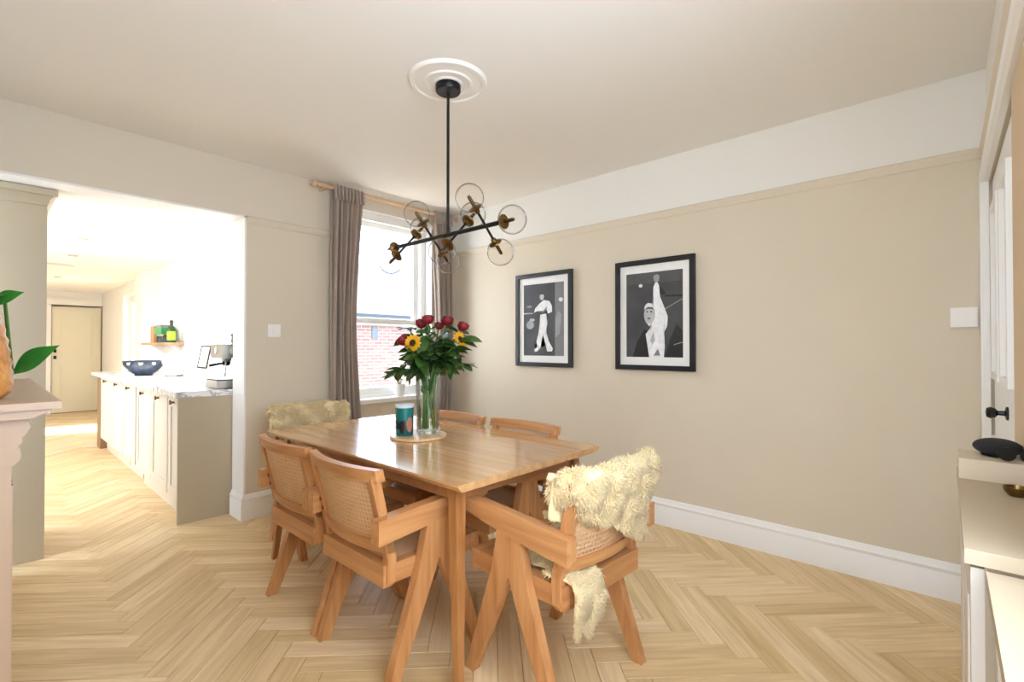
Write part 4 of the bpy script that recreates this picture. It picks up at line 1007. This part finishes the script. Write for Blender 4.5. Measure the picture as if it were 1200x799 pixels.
# shelf with groceries
sh = thing('wall_shelf', 'wooden wall shelf with groceries above the worktop', 'shelf', (0, 0, 0))
finish('board', box(B(), 1.33, KX - .001, 6.4, 7.52, 1.253, 1.28), wood('shelf_oak', (176, 130, 88), (206, 164, 120), .5, 'y', 1), sh, bevel=.003)
for y in (6.6, 7.3): finish('bracket', prism(B(), [(KX - .001, 1.253), (1.38, 1.253), (KX - .001, 1.14)], 'y', y - .01, y + .01), M_white, sh)
SZ = 1.2805
def bottle(label, loc, h, r, c, cap, lab=None):
    t = thing('bottle', label, 'bottle', loc, 0, 'groceries on the kitchen shelf')
    finish('bottle_body', lathe(B(), [(0, 0), (r, 0), (r, h * .6), (r * .75, h * .7), (r * .36, h * .76), (r * .36, h * .9), (0, h * .9)], 20), mat('bottle_%d_%d' % c[:2], c, .2), t, smooth='auto')
    finish('cap', lathe(B(), [(0, h * .88), (r * .42, h * .88), (r * .42, h), (0, h)], 16), mat('cap_%d' % cap[0], cap, .4), t, smooth='auto')
    if lab: finish('paper_label', lathe(B(), [(r * 1.01, h * .1), (r * 1.01, h * .5)], 20), mat('label_%d' % lab[0], lab, .6), t, smooth=True)
bottle('dark green bottle with a lime label at the near end of the shelf', (1.42, 6.48, SZ), .25, .042, (44, 74, 26), (40, 30, 20), (168, 206, 60))
def jar(label, loc, h, r, c, lid):
    t = thing('jar', label, 'jar', loc, 0, 'groceries on the kitchen shelf')
    finish('jar_body', lathe(B(), [(0, 0), (r, 0), (r, h * .75), (r * .85, h * .82), (0, h * .82)], 20), mat('jar_%d' % c[0], c, .25), t, smooth='auto')
    finish('lid', lathe(B(), [(0, h * .8), (r * .92, h * .8), (r * .92, h), (0, h)], 20), mat('lid_%d' % lid[0], lid, .4), t, smooth='auto')
jar('black jar beside the green bottle on the shelf', (1.42, 6.62, SZ), .09, .05, (26, 26, 26), (50, 46, 40))
jar('dark jar with a white lid in the middle of the shelf', (1.42, 6.78, SZ), .095, .05, (52, 58, 50), (214, 212, 204))
jar('dark jar at the centre of the shelf under the green tins', (1.42, 6.93, SZ), .095, .048, (34, 42, 40), (170, 176, 170))
tin = thing('green_tin', 'green storage tin lying on top of the shelf jars', 'tin', (1.42, 6.78, SZ + .0955))
finish('tin_body', box(B(), -.06, .06, -.13, .20, 0, .075), mat('green_tin_paint', (58, 140, 92), .4, rgb2=(90, 170, 70), vscale=14), tin, bevel=.012, segs=2); finish('tin_lid', box(B(), -.05, .05, -.05, .16, .075, .11), mat('grey_tin', (140, 146, 150), .4), tin, bevel=.006)
bkx = finish('kraft_box', box(B(), 1.37, 1.48, 7.05, 7.22, SZ, SZ + .2), mat('kraft_card', (190, 146, 104), .7), bevel=.003); tag(bkx, 'tall tan carton on the shelf beside the green tin', 'box')
# downlights and hatch on kitchen ceiling
for i, (x, y, l) in enumerate(((.62, 6.0, 'recessed ceiling spotlight nearest the dining room'), (.66, 7.2, 'recessed ceiling spotlight second from the dining room'), (.72, 9.6, 'recessed ceiling spotlight near the far kitchen door'))):
    d = thing('downlight', l, 'spotlight', (x, y, KC), 0, 'kitchen ceiling spotlights')
    finish('bezel', lathe(B(), [(.03, -.0005), (.045, -.0005), (.043, -.006), (.03, -.008), (.03, -.0005)], 24), M_steel, d, smooth='auto')
    finish('lamp_face', lathe(B(), [(0, -.003), (.03, -.003)], 24), M_white, d)
vt = finish('ceiling_vent', box(B(), .2, .75, 8.0, 8.12, KC - .012, KC - .0005), mat('vent_grey', (206, 206, 204), .5), bevel=.003); tag(vt, 'slim pale air vent on the kitchen ceiling', 'vent')

# ------------------------------------------------------------------ window sill things
yv = lathed('sill_vase', 'small yellow glass vase at the left of the window sill', 'vase', [(0, 0), (.03, 0), (.036, .02), (.038, .06), (.022, .1), (.02, .125), (.024, .135), (.02, .135), (.016, .1), (0, .01)], mat('yellow_glass', (206, 190, 84), .2, rgb2=(236, 226, 170), vscale=20), (2.13, 3.735, .7815))
pp = thing('potted_plant', 'small green plant in a white pot on the window sill behind the bouquet', 'plant', (2.58, 3.74, .7815))
finish('pot', lathe(B(), [(0, 0), (.04, 0), (.055, .1), (.058, .11), (.05, .11), (.046, .09), (0, .09)], 24), mat('white_pot', (236, 232, 226), .5), pp, smooth='auto')
for k in range(9):
    a = 2 * PI * k / 9 + .3; r = .02
    finish('stem', tube(B(), [(0, 0, .09), (.02 * math.cos(a), .02 * math.sin(a), .13), (.035 * math.cos(a), .035 * math.sin(a), .15)], .002, 6), M_stem, pp)
    add_leaf(LEAF, Vector((.035 * math.cos(a), .035 * math.sin(a), .15)), (math.cos(a), math.sin(a), random.uniform(0, .5)), pp, 0, .8)

# ------------------------------------------------------------------ outside the window
gd = boxo('patio_ground', (KX + .3, 16, YK + .1, 22, -.25, -.15), mat('patio_paving', (186, 182, 176), .9, var=.08, vscale=2)); struct(gd, 'pale paved patio outside')
nb_ = thing('neighbour_extension', 'low brick extension with slate roof outside the window', 'building', (0, 0, 0))
boxo('brick_wall', (4.6, 9.6, 10.0, 13.4, -.15, 1.78), brick_mat(), nb_)
boxo('fascia', (4.5, 9.7, 9.86, 10.0, 1.74, 1.98), M_white, nb_)
bm = B(); v4 = [bm.verts.new(p) for p in ((4.4, 9.8, 1.98), (9.8, 9.8, 1.98), (9.8, 13.0, 3.7), (4.4, 13.0, 3.7))]; f = bm.faces.new(v4); uvl = bm.loops.layers.uv.new('UVMap')
for lp, q in zip(f.loops, ((0, 0), (5.4, 0), (5.4, 3.6), (0, 3.6))): lp[uvl].uv = q
g = bmesh.ops.extrude_face_region(bm, geom=[f]); bmesh.ops.translate(bm, verts=[v for v in g['geom'] if isinstance(v, bmesh.types.BMVert)], vec=(0, .04, -.08))
finish('slate_roof', bm, slate_mat('slate', (52, 57, 68), (60, 65, 76), (42, 47, 56)), nb_)
wn = boxo('window', (6.12, 6.27, 9.98, 10.0, 1.42, 1.68), mat('dark_window', (46, 54, 60), .2), nb_)
g2 = thing('neighbour_gable', 'tile-hung gable with white bargeboard behind the brick extension', 'building', (0, 0, 0))
bm = B(); vs5 = [(8.25, 13.1), (11.5, 13.1), (11.5, 13.4), (8.25, 13.4)]
prism(bm, [(8.95, .0), (14, .0), (14, 6.0), (10.8, 6.0), (8.95, 2.2)], 'y', 13.7, 16)
finish('tile_hung_wall', bm, slate_mat('red_tile', (84, 52, 50), (98, 64, 60), (150, 146, 144)), g2)
bm = B(); prism(bm, [(8.7, 2.2), (8.95, 2.2), (10.8, 6.0), (10.55, 6.0)], 'y', 13.55, 13.7); finish('bargeboard', bm, M_white, g2)
